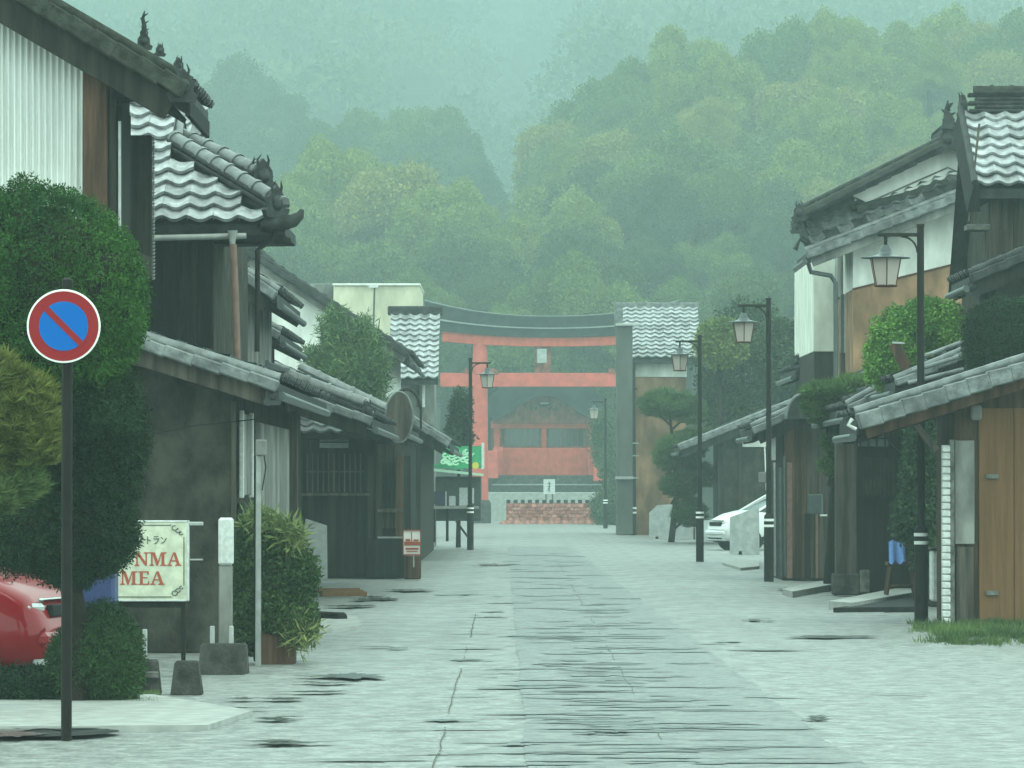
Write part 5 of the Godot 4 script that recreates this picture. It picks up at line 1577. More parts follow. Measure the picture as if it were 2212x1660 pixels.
	rect("meter_post", p2, 1738, 1110, 1752, 1252, 79.35, 0.14, "iron")
	for q in [[1664, 1012, 1242, 0.03], [1673, 1000, 1245, 0.022], [1684, 1010, 1246, 0.035], [1694, 985, 1246, 0.02]]:
		put("pipe", MB.new().tube([P(q[0], q[1], 79.3), P(q[0] + 1, q[2], 79.3)], [q[3]], 7), M.pipe_grey if q[0] % 2 else M.gutter, p2)
	rect("fuse_box", p2, 1640, 1020, 1660, 1044, 79.3, 0.2, "grey_plaster", 0.02)
	rect("small_plate", p2, 1772, 1112, 1790, 1116, 79.4, 0.1, "white_paint")

	var p3 = house("white_lintel_house", "far low house with a white lintel wall under its eave beside the white car", -1, 128, 134, P(1560, 0, 128).x, P2(1465, 968, 128), 0.40, 3.2, {"lean": true, "wall": "black_wood", "vm": "tile_pale", "og": 0.5})
	rect("lintel_wall", p3, 1604, 928, 1690, 966, 127.95, 0.06, "plaster")
	rect("gutter_arm", p3, 1598, 928, 1640, 938, 127.4, 0.1, "gutter")
	rect("recess", p3, 1562, 970, 1690, 1180, 127.97, 0.04, "mud_wall")
	for px in [1556, 1600, 1660]:
		rect("post", p3, px - 5, 965, px + 5, 1205, 127.85, 0.12, "dark_wood")
	put("rod", MB.new().tube([P(1652, 966, 127.3), P(1656, 1060, 127.3)], [0.022], 6), M.white_paint, p3)
	var bw = thing("brown_gable_house", "hazy brown house with a small white gable behind the second lamp", "house", Vector3(P(1690, 0, 140).x, 0, -140))
	put("wall", MB.new().prism([Vector2(P(1660, 0, 140).x, 0), P2(1660, 735, 140), P2(1800, 650, 140), Vector2(P(1800, 0, 140).x, 0)], -140, -147), M.dark_wood, bw)
	put("gable_plaster", MB.new().prism([P2(1678, 720, 140), P2(1770, 660, 140), P2(1770, 720, 140)], -139.9, -139.99), M.plaster, bw)
	var ba = P2(1640, 748, 140); var bb = P2(1800, 640, 140)
	put("roof", MB.new().prism([ba, bb, bb + Vector2(0, -0.16), ba + Vector2(0, -0.16)], -139.6, -147.3), M.tile_dark, bw)
	verge(bw, Vector3(ba.x, ba.y, -139.5), Vector3(bb.x, bb.y, -139.5), 0.24, 0.2, "tile_pale", 0.2, "grey_plaster")
	var ec = house("low_eave_house", "dark low eave with curled roof ornament below the clay house downpipe", -1, 95, 100, P(1770, 0, 95).x, P2(1716, 800, 95), 0.32, 1.6, {"lean": true, "wall": "dark_wood", "vm": "moss_tile"})
	end_tile(ec, P(1722, 795, 94.5), 0.28, Vector3(-0.6, 0, 1))

	# ---- far tiled house with the clay wall next to the torii
	var r5 = thing("clay_tiled_house", "far house with pale tile roof, white band and clay wall beside the torii", "house", G(1425, 150))
	part_box("wall", r5, Vector3((P(1342, 0, 150.6).x + P(1482, 0, 150.6).x) / 2, P(0, 815, 150.6).y / 2, -153.5), Vector3(P(1482, 0, 150.6).x - P(1342, 0, 150.6).x, P(0, 815, 150.6).y, 5.8), "clay_wall", 0.0)
	rect("plaster_band", r5, 1342, 772, 1484, 814.6, 150.55, 5.6, "plaster", 0.0)
	var e5 = P(1340, 776, 150); var w5 = Vector3(0, 0.52, -1).normalized()
	var wid = P(1515, 0, 150).x - e5.x
	var rf = MB.new()
	rf.face([e5, e5 + Vector3(wid, 0, 0), e5 + Vector3(wid, 0, 0) + w5 * 3.9, e5 + w5 * 3.9], e5 + Vector3(0, -5, -5))
	rf.face([e5, e5 + Vector3(wid, 0, 0), e5 + Vector3(wid, -0.13, 0), e5 + Vector3(0, -0.13, 0)], e5 + Vector3(0, 0, -5))
	rf.face([e5 + Vector3(wid, -0.13, 0), e5 + Vector3(0, -0.13, 0), e5 + Vector3(0, -0.13, -3.4), e5 + Vector3(wid, -0.13, -3.4)], e5 + Vector3(0, 5, 0))
	put("roof", rf, M.tile_dark, r5)
	tile_slope(r5, e5 + Vector3(0, 0.03, 0.05), Vector3(1, 0, 0), w5, 9, 13, null, wid / 9.0, 0.3, true, ["tile2", "tile0", "tile2", "tile1"])
	part_box("ridge_cap", r5, e5 + w5 * 3.9 + Vector3(wid / 2, 0.08, 0), Vector3(wid + 0.1, 0.22, 0.3), "tile_pale", 0.03)
	rect("end_wall", r5, 1331, 700, 1367, 1156, 149.6, 0.5, "fin", 0.02)
	rect("end_wall_cap", r5, 1328, 654, 1346, 704, 149.55, 0.4, "tile_pale", 0.02)
	rect("shelf", r5, 1330, 699, 1385, 704, 149.4, 0.3, "pipe_pale")
	rect("wall_ledge", r5, 1330, 1030, 1368, 1036, 149.4, 0.3, "pipe_pale")

	# ---- trees and shrubs along the side
	var gt = thing("green_tree", "bright green round tree behind the nearest lamp post against the clay wall", "tree", G(1985, 65))
	var f = foliage([[P(1960, 740, 65), Vector3(0.55, 0.5, 0.5)], [P(2020, 700, 65), Vector3(0.45, 0.35, 0.45)], [P(1925, 790, 65), Vector3(0.36, 0.4, 0.4)], [P(1925, 710, 65), Vector3(0.28, 0.28, 0.3)], [P(2050, 730, 65), Vector3(0.26, 0.3, 0.35)], [P(1900, 760, 65), Vector3(0.22, 0.2, 0.2)], [P(1995, 668, 65), Vector3(0.22, 0.16, 0.2)], [P(1950, 815, 65), Vector3(0.3, 0.2, 0.2)]], 5200, 0.068, Color(0.055, 0.135, 0.026), Color(0.15, 0.28, 0.05), 0.3, -0.22, 2.5)
	many("leaves", leafs.broad, M.leaf, gt, f[0], f[1])
	put("trunk", MB.new().tube([G(1985, 65), P(1985, 950, 65), P(1970, 800, 65), P(1965, 730, 65)], [0.09, 0.08, 0.06, 0.02], 8), M.bark, gt)
	var ht = thing("dark_topiary", "dense dark clipped evergreen crowding the roof edge under the tall tiled house", "tree", G(2160, 60))
	f = foliage([[P(2160, 725, 60), Vector3(0.46, 0.48, 0.5)], [P(2215, 730, 60), Vector3(0.5, 0.5, 0.5)], [P(2130, 760, 60), Vector3(0.28, 0.32, 0.3)]], 5500, 0.06, Color(0.007, 0.018, 0.011), Color(0.022, 0.048, 0.021), 0.7, -0.9, 3.0)
	pad(ht, f, "topiary")
	put("inner_twigs", MB.new().blob(P(2165, 728, 60), Vector3(0.4, 0.4, 0.4), noise, 0.2, 2.0, 14), M.bark, ht)
	put("trunk", MB.new().tube([G(2160, 60), P(2160, 760, 60)], [0.09, 0.06], 8), M.bark, ht)
	var pine_pts = [["garden_pine", "shaggy pine drooping between the two nearest lamp posts over the low shop", G(1790, 73), 73.0, [[1800, 850, 0.5, 0.16], [1850, 835, 0.4, 0.14], [1790, 900, 0.36, 0.18], [1770, 880, 0.28, 0.16], [1810, 960, 0.26, 0.22], [1800, 1010, 0.20, 0.18], [1830, 905, 0.3, 0.15]], 1900, Color(0.030, 0.072, 0.024), Color(0.095, 0.16, 0.045)],
		["pruned_pine", "cloud-pruned pine with a broad flat top in front of the far clay wall", G(1450, 132), 132.0, [[1445, 876, 0.85, 0.42], [1410, 880, 0.4, 0.3], [1490, 890, 0.5, 0.4], [1470, 975, 0.7, 0.5], [1440, 990, 0.4, 0.4], [1470, 1050, 0.6, 0.4], [1490, 1110, 0.5, 0.4], [1500, 950, 0.6, 0.3], [1510, 1030, 0.6, 0.35]], 3600, Color(0.035, 0.07, 0.028), Color(0.095, 0.15, 0.05)]]
	for q in pine_pts:
		var t = thing(q[0], q[1], "pine tree", q[2])
		var lobes = []
		for l in q[4]:
			lobes.append([P(l[0], l[1], q[3]), Vector3(l[2], l[3], l[2])])
			put("branch", MB.new().tube([Vector3(q[2].x, P(0, l[1] + 40, q[3]).y, q[2].z), P(l[0], l[1] + 4, q[3])], [0.04, 0.012], 6), M.bark, t)
		f = foliage(lobes, q[5], 0.12 if q[3] < 100 else 0.17, q[6], q[7], 0.1, -0.5, 2.0, true)
		many("needles", leafs.needle, M.needle, t, f[0], f[1])
		put("trunk", MB.new().tube([q[2], P((q[2].x / q[3] * F) + 1106 + 14, 1050, q[3]), P((q[2].x / q[3] * F) + 1106 - 6, 870, q[3])], [0.10, 0.08, 0.03], 8), M.bark, t)
	var mid = [[1615, 640, 70, 205, 46, "broad flat-headed dark tree rising behind the second lamp", Color(0.04, 0.07, 0.03), Color(0.10, 0.14, 0.05)],
		[1605, 800, 98, 139, 150, "big dark tree mass filling the gap behind the third lamp", Color(0.022, 0.042, 0.022), Color(0.055, 0.085, 0.036)],
		[1555, 745, 48, 136, 42, "yellow-green shrub top beside the third lamp's post", Color(0.07, 0.11, 0.03), Color(0.17, 0.21, 0.06)],
		[1690, 780, 70, 137, 80, "dark tree against the hazy brown house wall", Color(0.022, 0.04, 0.022), Color(0.05, 0.08, 0.036)]]
	for q in mid:
		var t = thing("garden_tree", q[5], "tree", G(q[0], q[3]))
		var c = P(q[0], q[1], q[3])
		var rx: float = q[2] / F * q[3]; var ry: float = q[4] / F * q[3]
		var lobes = [[c, Vector3(rx, ry, rx)]]
		for k in 5:
			var a = rng.randf() * TAU
			lobes.append([c + Vector3(cos(a) * rx * 0.7, sin(a) * ry * 0.7, 0.2), Vector3(rx * 0.45, ry * 0.45, rx * 0.45)])
		f = foliage(lobes, 2200, 0.17, q[6], q[7], 0.4, -0.35, 1.4)
		many("leaves", leafs.broad, M.leaf, t, f[0], f[1])
		put("trunk", MB.new().tube([G(q[0], q[3]), c], [0.16, 0.06], 8), M.bark, t)
	var vine = thing("climbing_shrub", "dark leafy shrub growing beside the open shop near the blue cloth", "shrub", G(1990, 62.5))
	f = foliage([[P(1995, 1050, 62.5), Vector3(0.28, 0.75, 0.35)], [P(1960, 1120, 62.5), Vector3(0.16, 0.35, 0.25)], [P(2010, 1180, 62.5), Vector3(0.24, 0.5, 0.3)], [P(2000, 950, 62.5), Vector3(0.25, 0.4, 0.3)]], 1900, 0.09, Color(0.014, 0.036, 0.018), Color(0.045, 0.085, 0.035), 0.2, -0.4, 2.5)
	many("leaves", leafs.broad, M.leaf, vine, f[0], f[1])
	put("stem", MB.new().tube([G(1995, 62.5), P(1998, 1000, 62.5)], [0.04, 0.02], 6), M.bark, vine)

func roadside() -> void:
	# street lamps: one with its parts, then copies
	var spots = [[1990, 56.4, 0.0, "nearest brown street lamp with hexagonal lantern, before the clay house"], [1661, 78.9, 0.0, "second street lamp on the clay house side, in front of the plank house"], [1512, 98.8, 0.0, "third street lamp on that side, before the dark trees and pruned pine"], [1308, 172.0, 0.0, "farthest small street lamp, by the shrine hall's gable"], [1016, 116.5, PI, "lone street lamp opposite, standing before the torii's near pillar"]]
	var proto = street_lamp()
	for i in spots.size():
		var s = spots[i]
		var l = proto
		if i > 0:
			l = proto.duplicate()
			l.name = numbered("street_lamp")
			add_child(l)
		l.position = G(s[0], s[1])
		l.rotation.y = s[2]
		tag(l, s[3], "street lamp", "street lamps along the street")
	# utility pole by the clay-walled house
	var up = thing("utility_pole", "slim dark utility pole with two white bands before the far clay wall", "utility pole", G(1368, 150))
	put("pole", MB.new().lathe(G(1368, 150), [Vector2(0.10, 0), Vector2(0.075, P(0, 784, 150).y), Vector2(0, P(0, 784, 150).y)], 12), M.iron, up)
	for y in [1098, 1108]:
		put("white_band", MB.new().lathe(G(1368, 150), [Vector2(0.095, P(0, y + 2, 150).y), Vector2(0.106, P(0, y + 1.9, 150).y), Vector2(0.106, P(0, y - 1.9, 150).y), Vector2(0.09, P(0, y - 2, 150).y)], 12), M.white_band, up)
	for y in [958, 985, 1033]:
		rect("step_bolt", up, 1362, y - 1.5, 1380, y + 1.5, 149.9, 0.05, "pipe_pale")

	rect("cross_arm", up, 1352, 838, 1376, 843, 149.85, 0.1, "iron")
	# no-parking sign
	var np = thing("no_parking_sign", "round blue no-parking sign with red ring and slash on a dark pole", "road sign", G(143, 30.3))
	put("pole", MB.new().lathe(G(144, 30.3), [Vector2(0.036, 0), Vector2(0.036, 3.05), Vector2(0.0, 3.07)], 14), M.iron, np)
	var c = P(137, 705, 30.2)
	var bz = Basis(Vector3(1, 0, 0), PI / 2)
	put("plate", MB.new().lathe(c, [Vector2(0, -0.004), Vector2(0.242, -0.004), Vector2(0.244, 0.0), Vector2(0.242, 0.004), Vector2(0, 0.004)], 56, bz), M.sign_white, np)
	put("red_ring", MB.new().lathe(c, [Vector2(0.231, 0.004), Vector2(0.231, 0.007), Vector2(0, 0.007)], 56, bz), M.sign_red, np)
	put("blue_disc", MB.new().lathe(c, [Vector2(0.163, 0.007), Vector2(0.163, 0.010), Vector2(0, 0.010)], 48, bz), M.sign_blue, np)
	put("red_slash", MB.new().box(c + Vector3(0, 0, 0.0105), Vector3(0.345, 0.040, 0.005), Basis(Vector3(0, 0, 1), -PI / 4)), M.sign_red, np)
	put("clamp", MB.new().box(c + Vector3(0.02, 0, -0.03), Vector3(0.14, 0.05, 0.05)), M.iron, np)
	# restaurant board
	var D = 41.0
	var b = thing("restaurant_board", "cream restaurant signboard with red capital letters half hidden by the pruned tree", "signboard", G(320, D))
	rect("panel", b, 205, 1125, 407, 1300, D, 0.09, "board_cream", 0.008)
	for q in [[205, 1125, 407, 1129.5], [205, 1296, 407, 1300], [402.5, 1125, 407, 1300]]:
		rect("frame", b, q[0], q[1], q[2], q[3], D - 0.006, 0.1, "white_paint", 0.004)
	var zl = D - 0.004
	put("border_line", MB.new().tube([P(240, 1290, zl), P(370, 1290, zl)], [0.004], 5), M.letter_dark, b)
	put("border_line", MB.new().tube([P(397, 1160, zl), P(397, 1265, zl)], [0.004], 5), M.letter_dark, b)
	put("border_line", MB.new().tube([P(240, 1135, zl), P(370, 1135, zl)], [0.004], 5), M.letter_dark, b)
	for q in [[385, 1145, 1.0], [385, 1278, -1.0]]:
		var cur = MB.new()
		for k in 3:
			var a0 = []
			for i in 9:
				var t = TAU * 0.8 * i / 8.0
				a0.append(P(q[0] - 8 + k * 7 + cos(t) * (6 - k), q[1] + q[2] * (k * 6 - 4) + sin(t) * (5 - k), zl))
			cur.tube(a0, [0.0045], 5)
		put("corner_scroll", cur, M.letter_dark, b)
	var ksu = [[[0.1, 0.9], [0.8, 0.9], [0.1, 0.05]], [[0.5, 0.45], [0.9, 0.05]]]
	var kto = [[[0.35, 0.95], [0.35, 0.0]], [[0.35, 0.6], [0.8, 0.4]]]
	var kra = [[[0.2, 0.95], [0.8, 0.95]], [[0.1, 0.65], [0.9, 0.65], [0.7, 0.25], [0.3, 0.0]]]
	var kn = [[[0.1, 0.85], [0.35, 0.65]], [[0.1, 0.05], [0.5, 0.2], [0.9, 0.75]]]
	var ks = [ksu, kto, kra, kn]
	for i in 4:
		strokes(b, "katakana", ks[i], P(297 + i * 16.5, 1175, zl), Vector2(0.057, 0.066), 0.007, "letter_dark")
	text(b, "letters", "NMA", P(340, 1209, zl + 0.002), 0.122, "letter_red")
	text(b, "letters", "MEA", P(306, 1250, zl + 0.002), 0.122, "letter_red")
	rect("leg", b, 391, 1300, 400, 1432, D + 0.02, 0.05, "iron")
	rect("leg", b, 236, 1280, 248, 1432, D + 0.09, 0.05, "pipe_pale")
	rect("lower_rail", b, 236, 1300, 392, 1313, D + 0.03, 0.05, "black_wood")
	rect("lamp_arm", b, 407, 1128, 438, 1136, D, 0.06, "pipe_pale")
	rect("lamp_arm", b, 407, 1208, 438, 1212, D, 0.04, "pipe_grey")
	# white-topped marker post, blocks, pole
	var mp = thing("marker_post", "grey marker post with a white upper half beside the restaurant board", "post", G(487, 41.5))
	rect("lower_post", mp, 472, 1222, 501, 1420, 41.5, 0.1, "grey_plaster", 0.01)
	rect("white_top", mp, 471, 1119, 503, 1222, 41.48, 0.13, "white_paint", 0.02)
	var blocks = [[402, 1501, 34, 25, 72, "dark tapered concrete block standing alone nearest the road"], [316, 1500, 30, 22, 74, "pale-banded concrete block half behind the round bush"], [482, 1457, 54, 48, 66, "wide concrete block with two short white stakes beside the grey pole"]]
	for i in 3:
		var q = blocks[i]
		var g = ground_at(q[0], q[1])
		var s: float = -g.z / F
		var t = thing("concrete_block", q[5], "concrete block", g, "concrete blocks along the parking edge")
		var mb = MB.new()
		var h: float = q[4] * s; var w0: float = q[2] * s; var w1: float = q[3] * s
		var lo = []; var hi = []; var hi2 = []
		for k in [[-1, 1], [1, 1], [1, -1], [-1, -1]]:
			lo.append(g + Vector3(k[0] * w0, 0, -0.12 + k[1] * 0.12)); hi.append(g + Vector3(k[0] * w1 * 1.03, h - 0.015, -0.12 + k[1] * 0.085)); hi2.append(g + Vector3(k[0] * (w1 - 0.012), h, -0.12 + k[1] * 0.075))
		for k in 4:
			mb.face([lo[k], lo[(k + 1) % 4], hi[(k + 1) % 4], hi[k]], g + Vector3(0, h / 2, -0.12))
			mb.face([hi[k], hi[(k + 1) % 4], hi2[(k + 1) % 4], hi2[k]], g + Vector3(0, h / 2, -0.12))
		mb.face(hi2, g + Vector3(0, h / 2, -0.12))
		put("block", mb, M.dark_concrete, t)
		if i == 1:
			rect("pale_band", t, q[0] - 26, 1452, q[0] + 26, 1466, -g.z - 0.02, 0.04, "concrete")
			rect("stake", t, q[0] - 9, 1360, q[0] + 1, 1428, -g.z + 0.12, 0.03, "pipe_pale")
		if i == 2:
			for px in [470, 511]:
				rect("stake", t, px - 17, 1353, px - 7, 1394, -g.z + 0.12, 0.03, "pipe_pale")
	var pl = thing("grey_pole", "thin grey meter pole with a box on top beside the roadside bush", "pole", G(557, 42.7))
	put("pole", MB.new().lathe(G(558, 42.7), [Vector2(0.028, 0), Vector2(0.024, P(0, 985, 42.7).y), Vector2(0, P(0, 985, 42.7).y)], 10), M.pipe_grey, pl)
	rect("meter_box", pl, 552, 950, 575, 985, 42.65, 0.09, "grey_plaster", 0.01)
	put("cable", MB.new().tube([P(570, 985, 42.68), P(574, 1010, 42.68), P(566, 1060, 42.68)], [0.006], 5), M.iron, pl)
	rect("side_rail", pl, 548, 985, 552, 1430, 42.75, 0.02, "iron", 0.0)
	# bush in planter by the road
	var bu = thing("roadside_bush", "bushy green shrub spilling over its planter beside the grey pole", "bush", G(600, 43))
	var f = foliage([[P(575, 1215, 43.2), Vector3(0.30, 0.40, 0.35)], [P(620, 1250, 43.2), Vector3(0.27, 0.40, 0.35)], [P(590, 1310, 43.2), Vector3(0.38, 0.35, 0.4)], [P(655, 1240, 43.2), Vector3(0.14, 0.15, 0.2)], [P(635, 1340, 43), Vector3(0.22, 0.2, 0.25)], [P(545, 1150, 43.2), Vector3(0.13, 0.16, 0.2)], [P(545, 1300, 43.2), Vector3(0.2, 0.5, 0.3)]], 4600, 0.062, Color(0.014, 0.034, 0.013), Color(0.058, 0.10, 0.030), 0.3, -0.5, 3.0)
	many("leaves", leafs.broad, M.leaf, bu, f[0], f[1])
	f = foliage([[P(650, 1370, 42.9), Vector3(0.1, 0.14, 0.15)], [P(565, 1130, 43), Vector3(0.14, 0.1, 0.15)], [P(620, 1160, 43), Vector3(0.12, 0.12, 0.15)]], 160, 0.13, Color(0.08, 0.12, 0.04), Color(0.19, 0.21, 0.08), 0.1, -0.6, 3.0)
	many("leaves", leafs.bamboo, M.leaf, bu, f[0], f[1])
	for k in 4:
		put("stem", MB.new().tube([G(570 + k * 18, 43.2), P(565 + k * 22, 1230, 43.2)], [0.025, 0.01], 6), M.bark, bu)
	rect("planter", bu, 560, 1370, 636, 1440, 42.9, 0.4, "post_brown", 0.02)
	# grey sheets
	var gs = [["grey_sheet", "plain grey sheet standing against the dark board house behind the bush", [[652, 1182], [660, 1121], [706, 1136], [707, 1252], [652, 1252]], 80.5], ["grey_sheet", "plain grey sloping-topped sheet in front of the white car", [[1577, 1198], [1577, 1118], [1640, 1095], [1641, 1200]], 109.5], ["grey_sheet", "wide rounded grey sheet before the pruned pine and far clay wall", [[1402, 1160], [1403, 1108], [1420, 1092], [1500, 1086], [1514, 1100], [1514, 1160]], 140.0]]
	for q in gs:
		var pts = []
		for k in q[2]:
			var p = P2(k[0], k[1], q[3])
			pts.append(Vector2(p.x, maxf(p.y, 0.0)))
		var t = thing(q[0], q[1], "sheet", Vector3(pts[0].x, 0, -q[3]), "plain grey sheets standing by the street")
		put("panel", MB.new().prism(pts, -q[3], -q[3] - 0.05), M.grey_sheet, t)
		put("foot", MB.new().box(Vector3(pts[0].x + 0.25, 0.04, -q[3] - 0.2), Vector3(0.08, 0.08, 0.4)), M.iron, t)
	# small red and white sign on its dark box
	var ss = thing("picture_sign", "small white sign with red picture bands on a reddish box by the road", "sign", G(890, 80))
	rect("board", ss, 870, 1145, 909, 1200, 80, 0.04, "sign_white")
	for q in [[870, 1145, 909, 1147.5], [870, 1197.5, 909, 1200], [870, 1145, 872, 1200], [907, 1145, 909, 1200], [888, 1150, 890, 1172], [873, 1171, 907, 1179], [876, 1184, 904, 1188], [878, 1191, 902, 1193], [876, 1165, 886, 1170], [893, 1166, 904, 1170]]:
		rect("red_print", ss, q[0], q[1], q[2], q[3], 79.985, 0.02, "letter_red", 0.0)
	rect("post", ss, 892, 1200, 895, 1226, 80.02, 0.03, "pipe_pale", 0.0)
	rect("box", ss, 872, 1200, 909, 1252, 80.3, 0.3, "post_brown", 0.02)
	# notice stall with green board
	var ns = thing("notice_stall", "dark notice stall with a green leafy board on top and white papers", "stall", G(985, 119))
	var K = 119.0
	rect("green_board", ns, 955, 964, 1044, 1012, K + 0.1, 0.1, "green_panel", 0.01)
	rect("board_frame", ns, 1040, 957, 1046, 1014, K + 0.06, 0.16, "paper")
	rect("board_frame", ns, 955, 959, 1046, 959, K + 0.06, 0.16, "paper")
	var sc = MB.new()
	for k in 22:
		var a0 = []
		var cx = 958 + rng.randf() * 60; var cy = 975 + rng.randf() * 30
		for i in 8:
			var t = TAU * i / 9.0
			a0.append(P(cx + cos(t) * 6, cy + sin(t) * 4, K + 0.09))
		sc.tube(a0, [0.024], 5)
	put("leaf_print", sc, M.leaf_print, ns)
	put("yellow_print", MB.new().lathe(P(1027, 1006, K + 0.09), [Vector2(0.09, 0), Vector2(0.09, 0.01), Vector2(0, 0.012)], 16, Basis(Vector3(1, 0, 0), PI / 2)), M.yellow, ns)
	put("counter_roof", MB.new().prism([P2(912, 1010, K), P2(1044, 1024, K), P2(1044, 1029, K), P2(912, 1016, K)], -K + 0.7, -K - 0.8), M.leaf_print, ns)
	put("green_valance", MB.new().prism([P2(922, 1000, K), P2(1000, 1011, K), P2(1000, 1016, K), P2(922, 1008, K)], -K + 0.72, -K + 0.6), M.green_panel, ns)
	rect("back_box", ns, 940, 1030, 1040, 1126, K, 0.5, "gutter", 0.02)
	rect("shelf", ns, 935, 1094, 1034, 1100, K - 0.4, 0.5, "pipe_grey")
	for q in [[992, 1054, 1010, 1093], [970, 1072, 984, 1093], [1018, 1055, 1024, 1088]]:
		rect("paper", ns, q[0], q[1], q[2], q[3], K - 0.04, 0.03, "paper", 0.0)
	rect("navy_sheet", ns, 938, 1062, 962, 1090, K - 0.04, 0.03, "navy", 0.0)
	rect("sheet_edge", ns, 962, 1062, 964.5, 1094, K - 0.05, 0.03, "paper", 0.0)
	rect("leg", ns, 963, 1095, 969, 1170, K - 0.3, 0.08, "iron")
	rect("leg", ns, 1009, 1095, 1020, 1178, K - 0.5, 0.14, "dark_wood")
	rect("leg", ns, 936, 1095, 941, 1172, K + 0.3, 0.08, "iron")
	put("brace", MB.new().tube([P(985, 1126, K - 0.45), P(1010, 1160, K - 0.45)], [0.03], 6), M.dark_wood, ns)
	# white car
	var wc = car("white_car", "small white car half hidden by the grey sheet and third lamp's neighbours", "car_white")
	wc.transform = Transform3D(Basis(Vector3.UP, PI + 0.3), G(1545, 117) - Basis(Vector3.UP, PI + 0.3) * Vector3(1.9, 0, 0))
	wc.set_meta("label", "small white car parked nose out behind the sloping grey sheet")
	# blue cloth on a wooden trestle
	var bc = thing("wooden_trestle", "brown wooden trestle under the blue cloth at the open shop", "trestle", G(1945, 65))
	var g = G(1945, 65)
	put("top", MB.new().box(Vector3(g.x, P(0, 1218, 65).y, -65), Vector3(0.40, 0.05, 0.4), Basis(), 0.006), M.post_brown, bc)
	for k in [[-1, -1], [1, -1], [1, 1], [-1, 1]]:
		put("leg", MB.new().tube([Vector3(g.x + k[0] * 0.14, P(0, 1220, 65).y, -65 + k[1] * 0.15), Vector3(g.x + k[0] * 0.22, 0, -65 + k[1] * 0.18)], [0.028, 0.022], 6), M.post_brown, bc)
	put("stretcher", MB.new().tube([Vector3(g.x - 0.18, 0.25, -64.85), Vector3(g.x + 0.18, 0.25, -64.85)], [0.018], 6), M.post_brown, bc)
	var cl = MB.new()
	var rws = []
	for i in 9:
		var ln = []
		for k in 9:
			var s = k / 8.0 * 2 - 1; var r = i / 8.0
			var q = P(1941 + s * (20 - 3 * r), lerpf(1216, 1172, r) + 5 * sin(k * 1.7) * (1 - r) - 14 * maxf(0, 0.4 - absf(s + 0.5)) * r, 64.7)
			ln.append(q + Vector3(0, 0, 0.06 * sin(k * 1.3) * (1 - r) - 0.3 * r))
		rws.append(ln)
	cl.sheet(rws)
	tag(put("blue_cloth", cl, M.blue_cloth), "crumpled pale blue cloth draped over the brown trestle", "cloth")
	# slabs and kerb pieces by the shop fronts
	var sl = [["entrance_slab", "pale stone slab at the plank house entrance, farther one", [[1690, 1286], [1808, 1262], [1808, 1274], [1712, 1293]], 0.10], ["entrance_slab", "pale stone slab before the open shop, by the nearest lamp", [[1790, 1318], [1985, 1278], [1985, 1296], [1840, 1322]], 0.12], ["entrance_slab", "long pale slab edge by the grey sheet, under the second lamp", [[1560, 1222], [1640, 1216], [1640, 1230], [1600, 1234]], 0.06]]
	for q in sl:
		var pts = []
		for k in q[2]: pts.append(ground_at(k[0], k[1]))
		tag(flat_slab(q[0], pts, q[3], "pale_slab"), q[1], "stone slab")
	var rw = thing("kerb_recess", "dark wet stone kerb between the slabs before the open shop", "kerb", ground_at(1900, 1310))
	flat_slab("kerbstone", [ground_at(1800, 1325), ground_at(1985, 1322), ground_at(1985, 1298), ground_at(1850, 1318)], 0.07, "kerb_dark", rw)
	var cooler = thing("white_box", "white upright box beside the brown house corner behind the nearest lamp", "box", G(2026, 58))
	rect("case", cooler, 2014, 1190, 2032, 1300, 58, 0.4, "white_paint", 0.02)
	rect("lid", cooler, 2012, 1184, 2034, 1190, 57.96, 0.44, "iron", 0.01)
	var wd = thing("timber", "pale sawn timbers lying on the ground behind the roadside bush", "timber", ground_at(715, 1285))
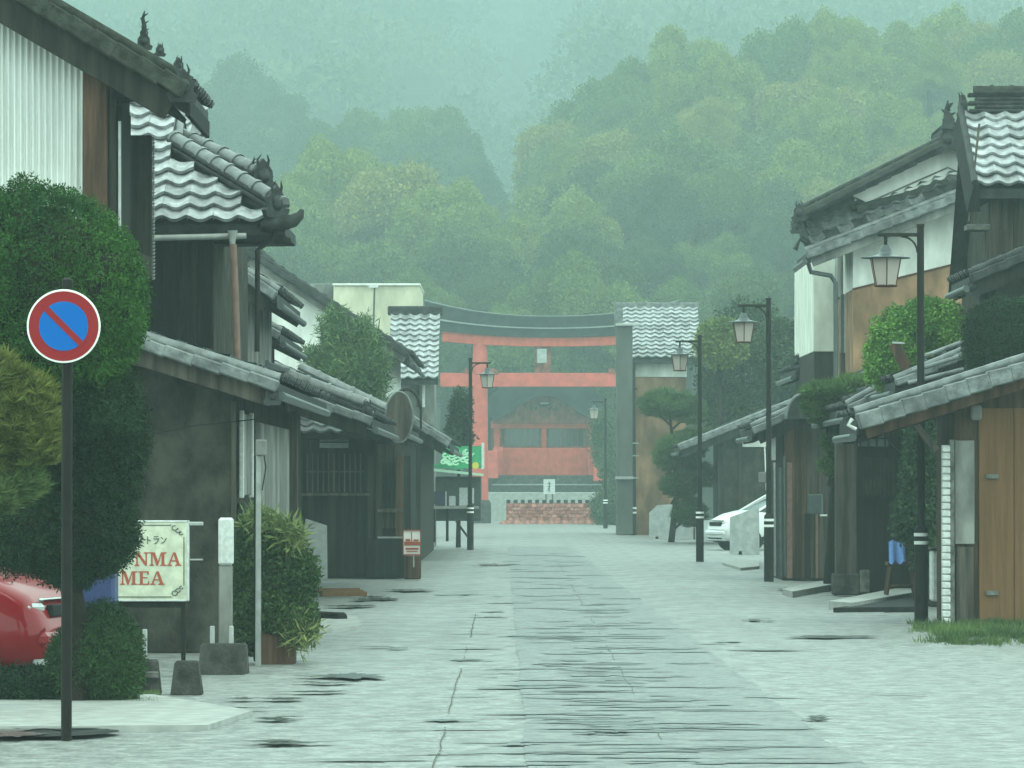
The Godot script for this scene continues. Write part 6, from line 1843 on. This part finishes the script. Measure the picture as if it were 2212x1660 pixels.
	for k in 3:
		put("plank", MB.new().box(ground_at(725 + k * 8, 1283 + k * 4) + Vector3(0, 0.05, 0), Vector3(0.75, 0.07, 0.12), Basis(Vector3.UP, 0.3 + 0.1 * k), 0.005), M.warm_board, wd)
	var dp = thing("drain_pipe", "short dark pipe lying at the road edge beside the roadside bush", "pipe", ground_at(710, 1345))
	put("pipe", MB.new().tube([ground_at(680, 1345) + Vector3(0, 0.07, 0), ground_at(740, 1348) + Vector3(0, 0.07, 0)], [0.07], 12), M.iron, dp)
	var ts = thing("road_stake", "thin brown stake at the foot of the pruned pine", "stake", G(1480, 140))
	rect("stake", ts, 1498, 1140, 1502, 1166, 138, 0.05, "post_brown", 0.0)
	ts.position = G(1500, 138)
	(ts.get_child(0) as Node3D).position = -ts.position
	# grass verge by the brown house
	var xs = []; var cs = []
	for k in 9000:
		var d = rng.randf_range(47.0, 55.6)
		var px = 1960.0 + rng.randf() * 460.0
		var q = G(px, d)
		var edge = clampf((px - 1975.0 + 90.0 * noise.get_noise_2d(d * 9.0, 5.0)) / 110.0, 0, 1) * clampf((d - 47.6 + 2.4 * noise.get_noise_2d(q.x * 12.0, 9.0)) / 1.6, 0, 1)
		if rng.randf() > edge * clampf(0.45 + 1.3 * noise.get_noise_2d(q.x * 22, q.z * 7), 0.05, 1): continue
		var gg = clampf(0.5 + noise.get_noise_2d(q.x * 14, q.z * 5) * 1.4, 0, 1)
		xs.append(Transform3D(rand_basis(rng.randf_range(0.03, 0.10) * (0.6 + 0.8 * rng.randf()), true), q))
		cs.append(Color(0.032, 0.06, 0.02).lerp(Color(0.085, 0.13, 0.04), gg))
	var gr = many("grass", leafs.blade, M.leaf, self, xs, cs)
	tag(gr, "short green grass and weeds along the brown house's foot", "grass", "", "stuff")
	xs = []; cs = []
	for k in 500:
		var q = ground_at(250 + rng.randf() * 90, 1500 + rng.randf() * 28)
		xs.append(Transform3D(rand_basis(rng.randf_range(0.03, 0.06), true), q)); cs.append(Color(0.05, 0.09, 0.03).lerp(Color(0.12, 0.16, 0.06), rng.randf()))
	gr = many("grass", leafs.blade, M.leaf, self, xs, cs)
	tag(gr, "tuft of weeds at the foot of the round bush", "grass", "", "stuff")
